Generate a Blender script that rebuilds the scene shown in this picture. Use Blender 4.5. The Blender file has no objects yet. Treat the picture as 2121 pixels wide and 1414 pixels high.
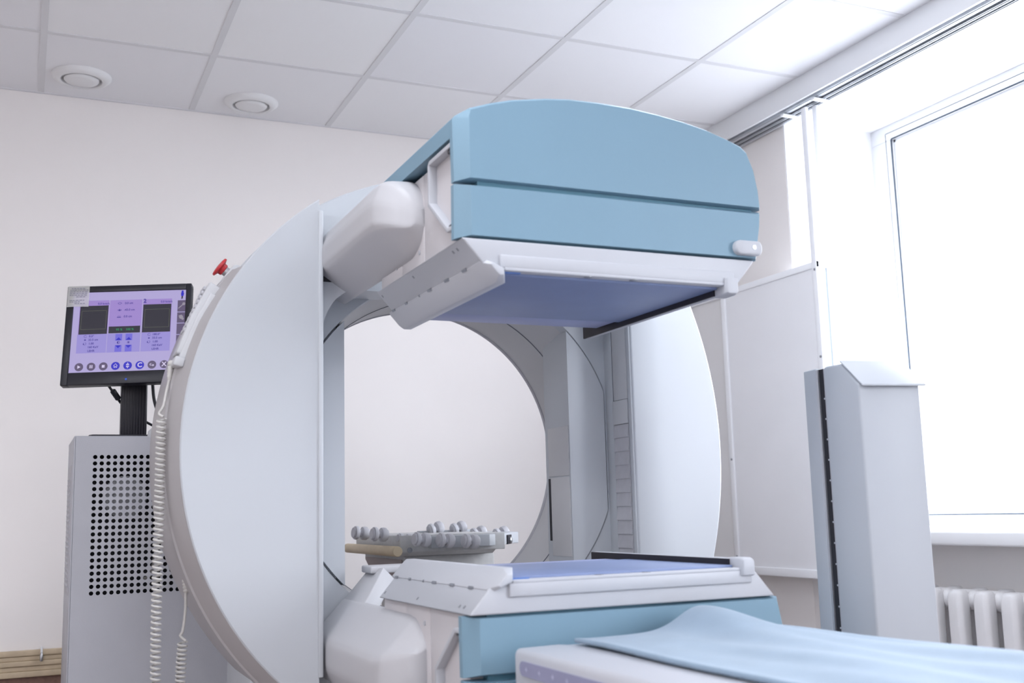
import bpy, bmesh, math, random
from mathutils import Vector, Matrix
random.seed(7)
C = bpy.context.scene
COL = C.collection
PI = math.pi

# ------------------------------------------------------------------ camera
cam_d = bpy.data.cameras.new('camera')
cam = bpy.data.objects.new('camera', cam_d)
COL.objects.link(cam)
YAW, PITCH, ROLL = math.radians(24.09985), math.radians(8.7366), math.radians(-1.53889)
fw = Vector((math.sin(YAW)*math.cos(PITCH), math.cos(YAW)*math.cos(PITCH), math.sin(PITCH)))
rt = Vector((math.cos(YAW), -math.sin(YAW), 0))
up = rt.cross(fw)
r2 = rt*math.cos(ROLL) + up*math.sin(ROLL)
u2 = -rt*math.sin(ROLL) + up*math.cos(ROLL)
cam.matrix_world = Matrix(((r2.x, u2.x, -fw.x, 0), (r2.y, u2.y, -fw.y, 0), (r2.z, u2.z, -fw.z, 1.0), (0, 0, 0, 1)))
cam_d.sensor_width = 36.0
cam_d.lens = 36.0*2277.19/2121
cam_d.clip_start = 0.05
cam_d.dof.use_dof = True
cam_d.dof.focus_distance = 3.3
cam_d.dof.aperture_fstop = 3.5
C.camera = cam

# ------------------------------------------------------------------ world, light, exposure
C.view_settings.view_transform = 'Standard'
C.view_settings.look = 'None'
C.view_settings.gamma = 1.0
C.view_settings.use_curve_mapping = False
C.view_settings.exposure = 0.76
world = bpy.data.worlds.new('overcast_sky')
C.world = world
world.use_nodes = True
wt = world.node_tree
bg = wt.nodes['Background']
bg.inputs['Strength'].default_value = 8.7
# overcast sky: bright above, duller snow-lit ground below the horizon
wtc = wt.nodes.new('ShaderNodeTexCoord')
wsx = wt.nodes.new('ShaderNodeSeparateXYZ')
wrp = wt.nodes.new('ShaderNodeValToRGB')
wmr = wt.nodes.new('ShaderNodeMapRange')
wmr.inputs['From Min'].default_value = -1.0
wmr.inputs['From Max'].default_value = 1.0
wrp.color_ramp.elements[0].position = 0.47
wrp.color_ramp.elements[0].color = (0.26, 0.28, 0.31, 1)
wrp.color_ramp.elements[1].position = 0.53
wrp.color_ramp.elements[1].color = (0.88, 0.92, 1.0, 1)
wt.links.new(wtc.outputs['Generated'], wsx.inputs['Vector'])
wt.links.new(wsx.outputs['Z'], wmr.inputs['Value'])
wt.links.new(wmr.outputs['Result'], wrp.inputs['Fac'])
wt.links.new(wrp.outputs['Color'], bg.inputs['Color'])


def portal(name, y0, y1, z0, z1, x):
    l = bpy.data.lights.new(name, 'AREA')
    l.shape = 'RECTANGLE'
    l.size = y1 - y0
    l.size_y = z1 - z0
    l.cycles.is_portal = True
    o = bpy.data.objects.new(name, l)
    COL.objects.link(o)
    o.location = (x, (y0+y1)/2, (z0+z1)/2)
    # faces -X (into the room), size along Y
    o.matrix_world = Matrix(((0, 0, 1, x), (1, 0, 0, (y0+y1)/2), (0, 1, 0, (z0+z1)/2), (0, 0, 0, 1)))
    return o


portal('window_daylight', 2.05, 3.72, 0.90, 2.62, 3.60)
portal('window_daylight', -1.35, 0.70, 0.90, 2.62, 3.60)

# added fill lights at ceiling height, out of view, put in to brighten the room
def fill_light(x, y, power, col=(0.91, 0.94, 1.0), s=0.6):
    l = bpy.data.lights.new('ceiling_fill', 'AREA')
    l.shape = 'RECTANGLE'
    l.size = l.size_y = s
    l.energy = power
    l.color = col
    o = bpy.data.objects.new('ceiling_fill', l)
    COL.objects.link(o)
    o.location = (x, y, 2.735)
    return o


for lx, ly, le in ((-1.5, -0.6, 12), (0.6, -0.9, 10), (-1.5, 1.0, 18), (-0.4, -1.9, 14), (1.95, 2.45, 9), (0.4, 1.7, 10)):
    fill_light(lx, ly, le)

# ------------------------------------------------------------------ materials
def lin(c):
    return tuple((v/255/12.92) if v/255 <= 0.04045 else ((v/255+0.055)/1.055)**2.4 for v in c)


def mat(name, rgb, rough=0.5, metal=0.0, var=0.02, scale=8.0, bump=0.0, bscale=120.0, spec=0.4, emit=None, estr=1.0, sheen=0.0):
    m = bpy.data.materials.new(name)
    m.use_nodes = True
    nt = m.node_tree
    b = nt.nodes['Principled BSDF']
    b.inputs['Roughness'].default_value = rough
    b.inputs['Metallic'].default_value = metal
    b.inputs['Specular IOR Level'].default_value = spec
    if sheen:
        b.inputs['Sheen Weight'].default_value = sheen
    tc = nt.nodes.new('ShaderNodeTexCoord')
    if var:
        n = nt.nodes.new('ShaderNodeTexNoise')
        n.inputs['Scale'].default_value = scale
        n.inputs['Detail'].default_value = 4
        nt.links.new(tc.outputs['Object'], n.inputs['Vector'])
        r = nt.nodes.new('ShaderNodeValToRGB')
        r.color_ramp.elements[0].position = 0.3
        r.color_ramp.elements[1].position = 0.7
        r.color_ramp.elements[0].color = tuple(v*(1-var) for v in rgb) + (1,)
        r.color_ramp.elements[1].color = tuple(min(1, v*(1+var)) for v in rgb) + (1,)
        nt.links.new(n.outputs['Fac'], r.inputs['Fac'])
        nt.links.new(r.outputs['Color'], b.inputs['Base Color'])
    else:
        b.inputs['Base Color'].default_value = tuple(rgb) + (1,)
    if bump:
        n2 = nt.nodes.new('ShaderNodeTexNoise')
        n2.inputs['Scale'].default_value = bscale
        n2.inputs['Detail'].default_value = 3
        nt.links.new(tc.outputs['Object'], n2.inputs['Vector'])
        bp = nt.nodes.new('ShaderNodeBump')
        bp.inputs['Strength'].default_value = bump
        bp.inputs['Distance'].default_value = 0.004
        nt.links.new(n2.outputs['Fac'], bp.inputs['Height'])
        nt.links.new(bp.outputs['Normal'], b.inputs['Normal'])
    if emit:
        b.inputs['Emission Color'].default_value = tuple(emit) + (1,)
        b.inputs['Emission Strength'].default_value = estr
    return m


M = {}
M['wall'] = mat('wall_paint', (0.885, 0.85, 0.835), 0.85, var=0.008, scale=3, bump=0.06, bscale=60)
M['dado'] = mat('dado_paint', (0.20, 0.115, 0.09), 0.6, var=0.15, scale=60)
M['white'] = mat('white_plaster', (0.86, 0.86, 0.87), 0.8, var=0.01)
M['pvc'] = mat('white_pvc', (0.85, 0.86, 0.88), 0.35, var=0.005)
M['tee'] = mat('tee_bar_white', (0.74, 0.74, 0.76), 0.5, var=0.005)
M['floor'] = mat('linoleum', (0.33, 0.275, 0.255), 0.45, var=0.15, scale=40)
M['wood'] = mat('varnished_wood', (0.58, 0.47, 0.33), 0.45, var=0.10, scale=22)
M['gantry'] = mat('pale_grey_enamel', (0.495, 0.52, 0.555), 0.42, var=0.006, scale=5)
M['gantry_grey'] = mat('grey_enamel', (0.55, 0.56, 0.585), 0.45, var=0.008, scale=5)
M['rim'] = mat('rim_plastic', (0.42, 0.405, 0.415), 0.38, var=0.01, scale=6, bump=0.04, bscale=300)
M['bore'] = mat('bore_plastic', (0.56, 0.56, 0.575), 0.5, var=0.012, scale=7, bump=0.05, bscale=300)
M['bellow'] = mat('bellows_fabric', (0.50, 0.50, 0.535), 0.7, var=0.05, scale=30)
M['teal'] = mat('teal_plastic', (0.185, 0.308, 0.40), 0.45, var=0.01, scale=6, bump=0.08, bscale=500)
M['headwhite'] = mat('off_white_plastic', (0.485, 0.50, 0.54), 0.42, var=0.008, scale=6, bump=0.04, bscale=500)
M['headgrey'] = mat('warm_grey_plastic', (0.60, 0.58, 0.60), 0.5, var=0.01, scale=6, bump=0.06, bscale=400)
M['arm'] = mat('arm_plastic', (0.51, 0.51, 0.535), 0.42, var=0.008, scale=6, bump=0.03, bscale=400)
M['collim'] = mat('slate_blue_pad', (0.20, 0.255, 0.43), 0.5, var=0.03, scale=12, bump=0.05, bscale=300)
M['collim2'] = mat('slate_blue_strip', (0.30, 0.34, 0.54), 0.45, var=0.02, scale=12)
M['alu'] = mat('brushed_aluminium', (0.62, 0.64, 0.68), 0.32, metal=0.85, var=0.04, scale=40)
M['dark'] = mat('dark_gap', (0.012, 0.012, 0.018), 0.6, var=0)
M['joint'] = mat('joint_grey', (0.16, 0.17, 0.20), 0.6, var=0)
M['black'] = mat('black_plastic', (0.016, 0.016, 0.024), 0.38, var=0.1, scale=30)
M['blackgloss'] = mat('black_gloss', (0.014, 0.012, 0.019), 0.45, var=0.1, scale=30)
M['paper'] = mat('note_paper', (0.86, 0.86, 0.85), 0.8, var=0.02)
M['ink'] = mat('faded_ink', (0.30, 0.30, 0.36), 0.8, var=0)
M['cabinet'] = mat('cabinet_enamel', (0.46, 0.47, 0.515), 0.5, var=0.02, scale=10, bump=0.1, bscale=400)
M['cord'] = mat('cream_cord', (0.56, 0.55, 0.53), 0.45, var=0.02)
M['red'] = mat('red_plastic', (0.50, 0.028, 0.035), 0.35, var=0.03)
M['partition'] = mat('partition_sheet', (0.86, 0.865, 0.895), 0.6, var=0.012, scale=4)
M['partition2'] = mat('partition_sheet_grey', (0.76, 0.75, 0.755), 0.6, var=0.012, scale=4)
M['pframe'] = mat('partition_frame', (0.88, 0.89, 0.92), 0.45, var=0.006)
M['screw'] = mat('steel_screw', (0.30, 0.31, 0.34), 0.35, metal=0.8, var=0)
M['rad'] = mat('radiator_enamel', (0.80, 0.79, 0.80), 0.40, var=0.02, scale=14, bump=0.25, bscale=35)
M['column'] = mat('column_enamel', (0.45, 0.475, 0.515), 0.5, var=0.012, scale=4)
M['column_side'] = mat('column_side_enamel', (0.46, 0.51, 0.56), 0.5, var=0.012, scale=4)
M['bed'] = mat('bed_plastic', (0.52, 0.53, 0.575), 0.4, var=0.008)
M['strip'] = mat('lavender_strip', (0.28, 0.285, 0.42), 0.5, var=0.03)
M['stripdot'] = mat('strip_marks', (0.55, 0.55, 0.70), 0.5, var=0)
M['sheet'] = mat('pale_blue_cotton', (0.245, 0.33, 0.425), 0.9, var=0.05, scale=14, bump=0.25, bscale=500, sheen=0.2)
M['steel'] = mat('steel', (0.45, 0.46, 0.48), 0.3, metal=0.9, var=0.05)
M['table'] = mat('table_enamel', (0.58, 0.585, 0.59), 0.5, var=0.05, scale=60)
M['tablebrown'] = mat('brown_laminate', (0.33, 0.27, 0.265), 0.5, var=0.03)
M['rod'] = mat('pale_wood', (0.66, 0.55, 0.38), 0.55, var=0.06, scale=25)
M['roller'] = mat('roller_plastic', (0.60, 0.60, 0.64), 0.45, var=0.02)
M['vent'] = mat('vent_white', (0.82, 0.82, 0.83), 0.4, var=0.005)
M['outside'] = None


def emat(name, rgb, s=0.56):
    m = bpy.data.materials.new(name)
    m.use_nodes = True
    nt = m.node_tree
    b = nt.nodes['Principled BSDF']
    b.inputs['Base Color'].default_value = (0.02, 0.02, 0.02, 1)
    b.inputs['Roughness'].default_value = 0.35
    b.inputs['Specular IOR Level'].default_value = 0.25
    b.inputs['Emission Color'].default_value = tuple(rgb) + (1,)
    b.inputs['Emission Strength'].default_value = s
    return m


SE = {k: emat('screen_'+k, lin(v)) for k, v in dict(
    bg=(176, 166, 214), lav=(158, 134, 204), lav2=(152, 142, 212), black=(36, 34, 48), blue=(36, 30, 190), grey=(92, 80, 112),
    white=(214, 204, 236), ink=(66, 52, 148), green=(38, 140, 92), btn=(112, 104, 214), line=(96, 98, 84), light=(150, 144, 158), navy=(24, 20, 120)).items()}

# ceiling tiles: each tile a slightly different white, from a cell noise over the 0.6 m grid
mt = bpy.data.materials.new('ceiling_tiles')
mt.use_nodes = True
nt = mt.node_tree
b = nt.nodes['Principled BSDF']
b.inputs['Roughness'].default_value = 0.9
tc = nt.nodes.new('ShaderNodeTexCoord')
mp = nt.nodes.new('ShaderNodeMapping')
mp.vector_type = 'POINT'
mp.inputs['Location'].default_value = ((0.55-0.0155)/0.5965 + 20, (1.045-4.678)/0.605 + 20, 0)
mp.inputs['Scale'].default_value = (1/0.5965, 1/0.605, 1)
wn = nt.nodes.new('ShaderNodeTexWhiteNoise')
wn.noise_dimensions = '2D'
fl = nt.nodes.new('ShaderNodeVectorMath')
fl.operation = 'FLOOR'
rp = nt.nodes.new('ShaderNodeValToRGB')
rp.color_ramp.elements[0].color = (0.87, 0.87, 0.90, 1)
rp.color_ramp.elements[1].color = (0.92, 0.92, 0.93, 1)
nz = nt.nodes.new('ShaderNodeTexNoise')
nz.inputs['Scale'].default_value = 220
bp = nt.nodes.new('ShaderNodeBump')
bp.inputs['Strength'].default_value = 0.05
bp.inputs['Distance'].default_value = 0.002
nt.links.new(tc.outputs['Object'], mp.inputs['Vector'])
nt.links.new(mp.outputs['Vector'], fl.inputs[0])
nt.links.new(fl.outputs['Vector'], wn.inputs['Vector'])
nt.links.new(wn.outputs['Value'], rp.inputs['Fac'])
nt.links.new(rp.outputs['Color'], b.inputs['Base Color'])
nt.links.new(tc.outputs['Object'], nz.inputs['Vector'])
nt.links.new(nz.outputs['Fac'], bp.inputs['Height'])
nt.links.new(bp.outputs['Normal'], b.inputs['Normal'])
M['ceil'] = mt

# window glass: clear pane with a faint reflection
mg = bpy.data.materials.new('window_glass')
mg.use_nodes = True
nt = mg.node_tree
nt.nodes.clear()
out = nt.nodes.new('ShaderNodeOutputMaterial')
tr = nt.nodes.new('ShaderNodeBsdfTransparent')
gl = nt.nodes.new('ShaderNodeBsdfGlossy')
gl.inputs['Roughness'].default_value = 0.02
mx = nt.nodes.new('ShaderNodeMixShader')
mx.inputs['Fac'].default_value = 0.05
nt.links.new(tr.outputs['BSDF'], mx.inputs[1])
nt.links.new(gl.outputs['BSDF'], mx.inputs[2])
nt.links.new(mx.outputs['Shader'], out.inputs['Surface'])
M['glass'] = mg

# ------------------------------------------------------------------ helpers
ORG = {}


def thing(name, label, cat, loc, group=None):
    o = bpy.data.objects.new(name, None)
    o.empty_display_size = 0.1
    COL.objects.link(o)
    o.location = loc
    ORG[o.name] = Vector(loc)
    o['label'] = label
    o['category'] = cat
    if group:
        o['group'] = group
    return o


def tag(o, label, cat, group=None):
    o['label'] = label
    o['category'] = cat
    if group:
        o['group'] = group
    return o


def obj(name, bm, m, parent=None, bevel=0.0, seg=2, smooth=None, angle=35, flip=False):
    """link a bmesh built in world coordinates as one object whose origin is its centre"""
    if flip:
        bmesh.ops.reverse_faces(bm, faces=bm.faces[:])
    me = bpy.data.meshes.new(name)
    mn = Vector((1e9,)*3)
    mxv = Vector((-1e9,)*3)
    for v in bm.verts:
        for i in range(3):
            mn[i] = min(mn[i], v.co[i])
            mxv[i] = max(mxv[i], v.co[i])
    c = (mn+mxv)/2
    for v in bm.verts:
        v.co -= c
    bm.to_mesh(me)
    bm.free()
    o = bpy.data.objects.new(name, me)
    COL.objects.link(o)
    for mm in (m if isinstance(m, (list, tuple)) else [m]):
        me.materials.append(mm)
    ORG[o.name] = c.copy()
    if parent is not None:
        o.parent = parent
        o.location = c - ORG[parent.name]
    else:
        o.location = c
    if bevel:
        md = o.modifiers.new('bevel', 'BEVEL')
        md.width = bevel
        md.segments = seg
        md.limit_method = 'ANGLE'
        md.angle_limit = math.radians(angle)
        md.harden_normals = False
    if smooth is not None or bevel:
        a = math.radians(smooth if smooth is not None else 40)
        for p in me.polygons:
            p.use_smooth = True
        me.set_sharp_from_angle(angle=a) if not bevel else None
    return o


def pieces(name, bm, m, parent=None, **k):
    """link every connected piece of a bmesh as an object of its own"""
    seen = set()
    out = []
    bm.verts.ensure_lookup_table()
    for v0 in bm.verts:
        if v0 in seen:
            continue
        comp, stack = [], [v0]
        seen.add(v0)
        while stack:
            v = stack.pop()
            comp.append(v)
            for e in v.link_edges:
                w = e.other_vert(v)
                if w not in seen:
                    seen.add(w)
                    stack.append(w)
        nbm = bmesh.new()
        mp_ = {v: nbm.verts.new(v.co) for v in comp}
        fs = set(f for v in comp for f in v.link_faces)
        for f in fs:
            nbm.faces.new([mp_[v] for v in f.verts]).material_index = f.material_index
        out.append(obj(name, nbm, m, parent, **k))
    bm.free()
    return out


def struct(name, bm, m, parent=None, **k):
    o = obj(name, bm, m, parent, **k)
    if parent is None:
        o['kind'] = 'structure'
    return o


def nb():
    return bmesh.new()


def quad_mat(bm, faces, i):
    for f in faces:
        f.material_index = i


def box(bm, x0, x1, y0, y1, z0, z1, mi=0):
    v = [bm.verts.new((x, y, z)) for x in (x0, x1) for y in (y0, y1) for z in (z0, z1)]
    F = [(0, 1, 3, 2), (4, 6, 7, 5), (0, 4, 5, 1), (2, 3, 7, 6), (0, 2, 6, 4), (1, 5, 7, 3)]
    for f in F:
        bm.faces.new([v[i] for i in f]).material_index = mi
    return v


def prism(bm, pts, axis, a0, a1, mi=0):
    """pts are the two other coordinates in x,y,z order; extruded along axis"""
    def mk(p, a):
        if axis == 'x':
            return (a, p[0], p[1])
        if axis == 'y':
            return (p[0], a, p[1])
        return (p[0], p[1], a)
    A = [bm.verts.new(mk(p, a0)) for p in pts]
    B = [bm.verts.new(mk(p, a1)) for p in pts]
    n = len(pts)
    fs = [bm.faces.new(A), bm.faces.new(B[::-1])]
    for i in range(n):
        fs.append(bm.faces.new((A[i], B[i], B[(i+1) % n], A[(i+1) % n])))
    for f in fs:
        f.material_index = mi
    bmesh.ops.recalc_face_normals(bm, faces=fs)
    return fs


def loft(bm, rings, cap0=True, cap1=True, closed=True, mi=0):
    R = [[bm.verts.new(p) for p in r] for r in rings]
    n = len(R[0])
    fs = []
    for a, b_ in zip(R[:-1], R[1:]):
        for i in range(n if closed else n-1):
            j = (i+1) % n
            fs.append(bm.faces.new((a[i], a[j], b_[j], b_[i])))
    if cap0:
        fs.append(bm.faces.new(R[0][::-1]))
    if cap1:
        fs.append(bm.faces.new(R[-1]))
    for f in fs:
        f.material_index = mi
    bmesh.ops.recalc_face_normals(bm, faces=fs)
    return fs


def ringpts(c, u, v, r, n):
    return [c + u*(r*math.cos(2*PI*i/n)) + v*(r*math.sin(2*PI*i/n)) for i in range(n)]


def lathe(bm, c, axis, prof, n=24, cap0=True, cap1=True, mi=0):
    """prof: list of (distance along axis, radius)"""
    a = Vector(axis).normalized()
    t = Vector((0, 0, 1)) if abs(a.z) < 0.9 else Vector((1, 0, 0))
    u = a.cross(t).normalized()
    v = a.cross(u)
    c = Vector(c)
    return loft(bm, [ringpts(c+a*d, u, v, r, n) for d, r in prof], cap0, cap1, mi=mi)


def tube(bm, pts, r, n=8, mi=0):
    pts = [Vector(p) for p in pts]
    rings = []
    pu = None
    for i, p in enumerate(pts):
        d = (pts[min(i+1, len(pts)-1)] - pts[max(i-1, 0)]).normalized()
        if pu is None:
            t = Vector((0, 0, 1)) if abs(d.z) < 0.9 else Vector((1, 0, 0))
            pu = d.cross(t).normalized()
        else:
            pu = (pu - d*pu.dot(d)).normalized()
        v = d.cross(pu)
        rr = r[i] if isinstance(r, (list, tuple)) else r
        rings.append(ringpts(p, pu, v, rr, n))
    return loft(bm, rings, mi=mi)


def smoothpath(P, k=8):
    P = [Vector(p) for p in P]
    out = []
    for i in range(len(P)-1):
        p0, p1, p2, p3 = P[max(i-1, 0)], P[i], P[i+1], P[min(i+2, len(P)-1)]
        for j in range(k):
            t = j/k
            out.append(0.5*((2*p1)+(p2-p0)*t+(2*p0-5*p1+4*p2-p3)*t*t+(3*p1-p0-3*p2+p3)*t**3))
    out.append(P[-1])
    return out


def text_bm(bm, s, size, origin, u, v, n, depth=0.0004, align='CENTER', mi=0, bold=0.0):
    cu = bpy.data.curves.new('lettering', 'FONT')
    cu.body = s
    cu.size = size
    cu.align_x = align
    cu.align_y = 'CENTER'
    cu.offset = bold
    cu.resolution_u = 3
    o = bpy.data.objects.new('lettering', cu)
    COL.objects.link(o)
    dg = bpy.context.evaluated_depsgraph_get()
    me = o.evaluated_get(dg).to_mesh()
    origin, u, v, n = Vector(origin), Vector(u), Vector(v), Vector(n)
    vs = [bm.verts.new(origin + u*w.co.x + v*w.co.y + n*depth) for w in me.vertices]
    for p in me.polygons:
        try:
            f = bm.faces.new([vs[i] for i in p.vertices])
            f.material_index = mi
        except ValueError:
            pass
    o.evaluated_get(dg).to_mesh_clear()
    bpy.data.objects.remove(o)
    bpy.data.curves.remove(cu)


# ------------------------------------------------------------------ the room
YB = 4.69          # back wall
XW = 3.0           # face of the window wall's piers
CEIL = 2.742
XL, YF = -2.4, -2.6
b = nb(); box(b, XL-.1, 3.6, YF-.1, YB+.1, -0.1, 0.0); struct('floor', b, M['floor'])
b = nb(); box(b, XL-.1, 3.6, YF-.1, YB+.1, CEIL, CEIL+.1); struct('ceiling', b, M['ceil'])
b = nb(); box(b, XL-.1, 3.6, YB, YB+.12, 0.0, CEIL); struct('wall_back', b, M['wall'])
b = nb(); box(b, XL-.12, XL, YF, YB, 0.0, CEIL); struct('wall_left', b, M['wall'])
b = nb(); box(b, XL-.12, 3.6, YF-.12, YF, 0.0, CEIL); struct('wall_front', b, M['wall'])
# window wall: piers, parapets with radiator niches, lintel
W1 = (2.0, 3.735)
W2 = (-1.4, 0.75)
b = nb()
box(b, XW, 3.62, W1[1], YB, 0, CEIL)
box(b, XW, 3.62, W2[1], W1[0], 0, CEIL)
box(b, XW, 3.62, YF, W2[0], 0, CEIL)
for w in (W1, W2):
    box(b, 3.17, 3.62, w[0], w[1], 0, 0.845)
    box(b, XW, 3.62, w[0], w[1], 2.66, CEIL, mi=1)
struct('wall_right', b, [M['wall'], M['white']])
# plastered white reveals beside the windows
b = nb()
for w in (W1, W2):
    box(b, XW+.002, 3.5, w[1]-.006, w[1], 0.89, 2.66)
    box(b, XW+.002, 3.5, w[0], w[0]+.006, 0.89, 2.66)
struct('trim_2', b, M['white'])
# brown dado along the foot of the walls
b = nb()
box(b, XL, XW, YB-.004, YB, 0, 0.45)
box(b, XW-.004, XW, W1[1], YB-.004, 0, 0.475)
struct('trim_3', b, M['dado'])
# wooden wall rail (stepped boards)
b = nb()
for i, (z0, z1, d) in enumerate([(0.505, 0.526, .022), (0.487, 0.505, .016), (0.468, 0.487, .022), (0.449, 0.468, .014), (0.427, 0.449, .02)]):
    box(b, XL, 0.82, YB-d, YB, z0, z1)
struct('baseboard_back', b, M['wood'], bevel=.003)


def window(name, w):
    y0, y1 = w
    z0, z1 = 0.89, 2.66
    gy1, gz0, gz1 = y1-.13, 0.938, 2.590
    gy0 = y0+.13
    b = nb()
    X0, X1 = 3.49, 3.56
    box(b, X0, X1, y0, y1, z0, gz0)
    box(b, X0, X1, y0, y1, gz1, z1)
    box(b, X0, X1, y0, gy0, gz0, gz1)
    box(b, X0, X1, gy1, y1, gz0, gz1)
    # sash bead
    t = .018
    for (a0, a1, c0, c1) in ((gy0, gy1, gz0, gz0+t), (gy0, gy1, gz1-t, gz1), (gy0, gy0+t, gz0, gz1), (gy1-t, gy1, gz0, gz1)):
        box(b, X0+.012, X1-.012, a0, a1, c0, c1)
    o = struct(name, b, M['pvc'], bevel=.004)
    b = nb()
    t = .004
    for (a0, a1, c0, c1) in ((gy0, gy1, gz0-.004, gz0), (gy0, gy1, gz1, gz1+.004), (gy0-.004, gy0, gz0, gz1), (gy1, gy1+.004, gz0, gz1)):
        box(b, X0-.001, X0+.006, a0, a1, c0, c1)
    gm = mat('grey_gasket', (0.05, 0.07, 0.10), 0.5, var=0)
    obj('glazing_gasket', b, gm, o)
    b = nb()
    t, e = .0022, .032
    for (a0, a1, c0, c1) in ((gy0-e, gy1+e, gz1+e, gz1+e+t), (gy0-e-t, gy0-e, gz0-.02, gz1+e), (gy1+e, gy1+e+t, gz0-.02, gz1+e)):
        box(b, X0-.0008, X0+.004, a0, a1, c0, c1)
    obj('sash_joint', b, gm, o)
    b = nb()
    box(b, 3.522, 3.528, gy0+.01, gy1-.01, gz0+.01, gz1-.01)
    obj('glass_pane', b, M['glass'], o)
    b = nb()
    box(b, 2.97, 3.50, y0-.03, y1-.002, 0.839, 0.888)
    obj('window_sill', b, M['pvc'], o, bevel=.008)
    return o


window('window_1', W1)
window('window_2', W2)

# ceiling grid of tee bars
b = nb()
tw = 0.024
x = 0.0035 - 4*0.5965
while x < 2.80:
    if x > XL+.1:
        box(b, x, x+tw, YF, YB, CEIL-.0025, CEIL+.002)
    x += 0.5965
y = YB - 0.605
while y > YF+.1:
    box(b, XL, 2.87, y-tw, y, CEIL-.0022, CEIL+.002)
    y -= 0.605
box(b, XL, 2.87, YB-.012, YB, CEIL-.005, CEIL+.002)
box(b, XL, XL+.016, YF, YB, CEIL-.012, CEIL+.002)
struct('trim_1', b, M['tee'])

# curtain track along the window wall: pelmet board and aluminium rails
t = thing('curtain_track', 'white boxed curtain track with metal rails under the ceiling above the window', 'curtain track', (2.94, 2.0, CEIL))
b = nb(); box(b, 2.879, 2.893, YF, YB-.004, 2.645, CEIL); obj('pelmet_board', b, M['pvc'], t, bevel=.002)
for xx0, xx1, z0 in ((2.906, 2.934, 2.640), (2.942, 2.958, 2.634), (2.966, 2.990, 2.632)):
    b = nb()
    box(b, xx0, xx0+.004, YF, YB-.004, z0, z0+.022)
    box(b, xx1-.004, xx1, YF, YB-.004, z0, z0+.022)
    box(b, xx0, xx1, YF, YB-.004, z0+.018, z0+.024)
    box(b, xx0+.006, xx1-.006, YF, YB-.004, z0-.002, z0+.008)
    obj('rail', b, M['alu'], t)
for yy in (3.40, 3.60):
    b = nb(); box(b, 2.90, 2.988, yy, yy+.02, 2.626, 2.634); obj('rail_clip', b, M['pvc'], t)

# ------------------------------------------------------------------ ceiling vents
def vent(x, y, label):
    t = thing('ceiling_vent', label, 'ceiling vent', (x, y, CEIL-.0005), 'round air valves in the ceiling')
    b = nb()
    lathe(b, (x, y, CEIL), (0, 0, -1), [(0, .112), (.006, .112), (.017, .100), (.022, .085), (.020, .078), (.008, .074), (.002, .074)], 48, cap1=True)
    obj('outer_ring', b, M['vent'], t, smooth=50)
    b = nb()
    lathe(b, (x, y, CEIL-.004), (0, 0, -1), [(0, .05), (.008, .064), (.013, .066), (.018, .062), (.021, .045), (.022, .001)], 48)
    obj('valve_disc', b, M['vent'], t, smooth=50)


vent(0.160, 4.455, 'round white air valve in the ceiling, left one near the back wall')
vent(0.834, 4.508, 'round white air valve in the ceiling, right one nearer the scanner')

# ------------------------------------------------------------------ the gantry of the scanner
SC = thing('gamma_camera', 'large white ring scanner with two teal detector heads in the middle of the room', 'medical scanner', (1.157, 3.05, 0))
CX, CZ = 1.157, 1.174


def arc(cx, cz, r, a0, a1, n):
    return [(cx+r*math.cos(a0+(a1-a0)*i/n), cz+r*math.sin(a0+(a1-a0)*i/n)) for i in range(n+1)]


def dshape(r, xcut):
    """left D: arc of circle left of x = xcut, top to bottom"""
    a = math.acos((xcut-CX)/r)
    return arc(CX, CZ, r, a, 2*PI-a, 72)


# left front panel
b = nb()
XE = 0.700
loft(b, [[(p[0], y, p[1]) for p in dshape(r, XE)] for y, r in ((2.800, .8005), (2.803, .804), (2.97, .806))])
obj('front_panel', b, M['gantry'], SC, smooth=30)
b = nb(); box(b, XE-.003, XE+.010, 2.794, 2.96, 0.60, 1.803); obj('edge_strip', b, M['gantry'], SC, bevel=.003)
# left outer rim (shroud behind the panel), a bulging band
prof = [(2.806, .805), (2.835, .817), (2.868, .827), (2.880, .831), (2.884, .836), (2.94, .839), (3.14, .838), (3.26, .828), (3.30, .81)]
a0, a1 = math.radians(144.6), math.radians(240)
b = nb()
N = 80
rings = []
for i in range(N+1):
    a = a0+(a1-a0)*i/N
    ca, sa = math.cos(a), math.sin(a)
    k_ = .45+.55*min(1, max(0, (a-a0)/math.radians(12)))
    pts = [(CX+(.805+(r-.805)*k_)*ca, y, CZ+(.805+(r-.805)*k_)*sa) for y, r in prof] + [(CX+.785*ca, 3.30, CZ+.785*sa), (CX+.785*ca, 2.806, CZ+.785*sa)]
    rings.append(pts)
loft(b, rings)
obj('side_shroud', b, M['rim'], SC, smooth=25)
# right front panel with bellows slot in its inner side
RC, RR = (0.753, 1.172), 1.185
XR = 1.638
a = math.acos((XR-RC[0])/RR)
pr = [(XR, RC[1]-.70)] + [p for p in arc(RC[0], RC[1], RR, -.60, .60, 60)] + [(XR, RC[1]+.70)]
b = nb(); prism(b, pr, 'y', 2.800, 2.96); obj('front_panel', b, M['gantry'], SC, bevel=.006, smooth=30)
b = nb(); box(b, XR-.0045, XR+.01, 2.806, 2.826, 0.50, 1.80); obj('edge_strip', b, M['gantry'], SC, bevel=.003)
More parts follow.
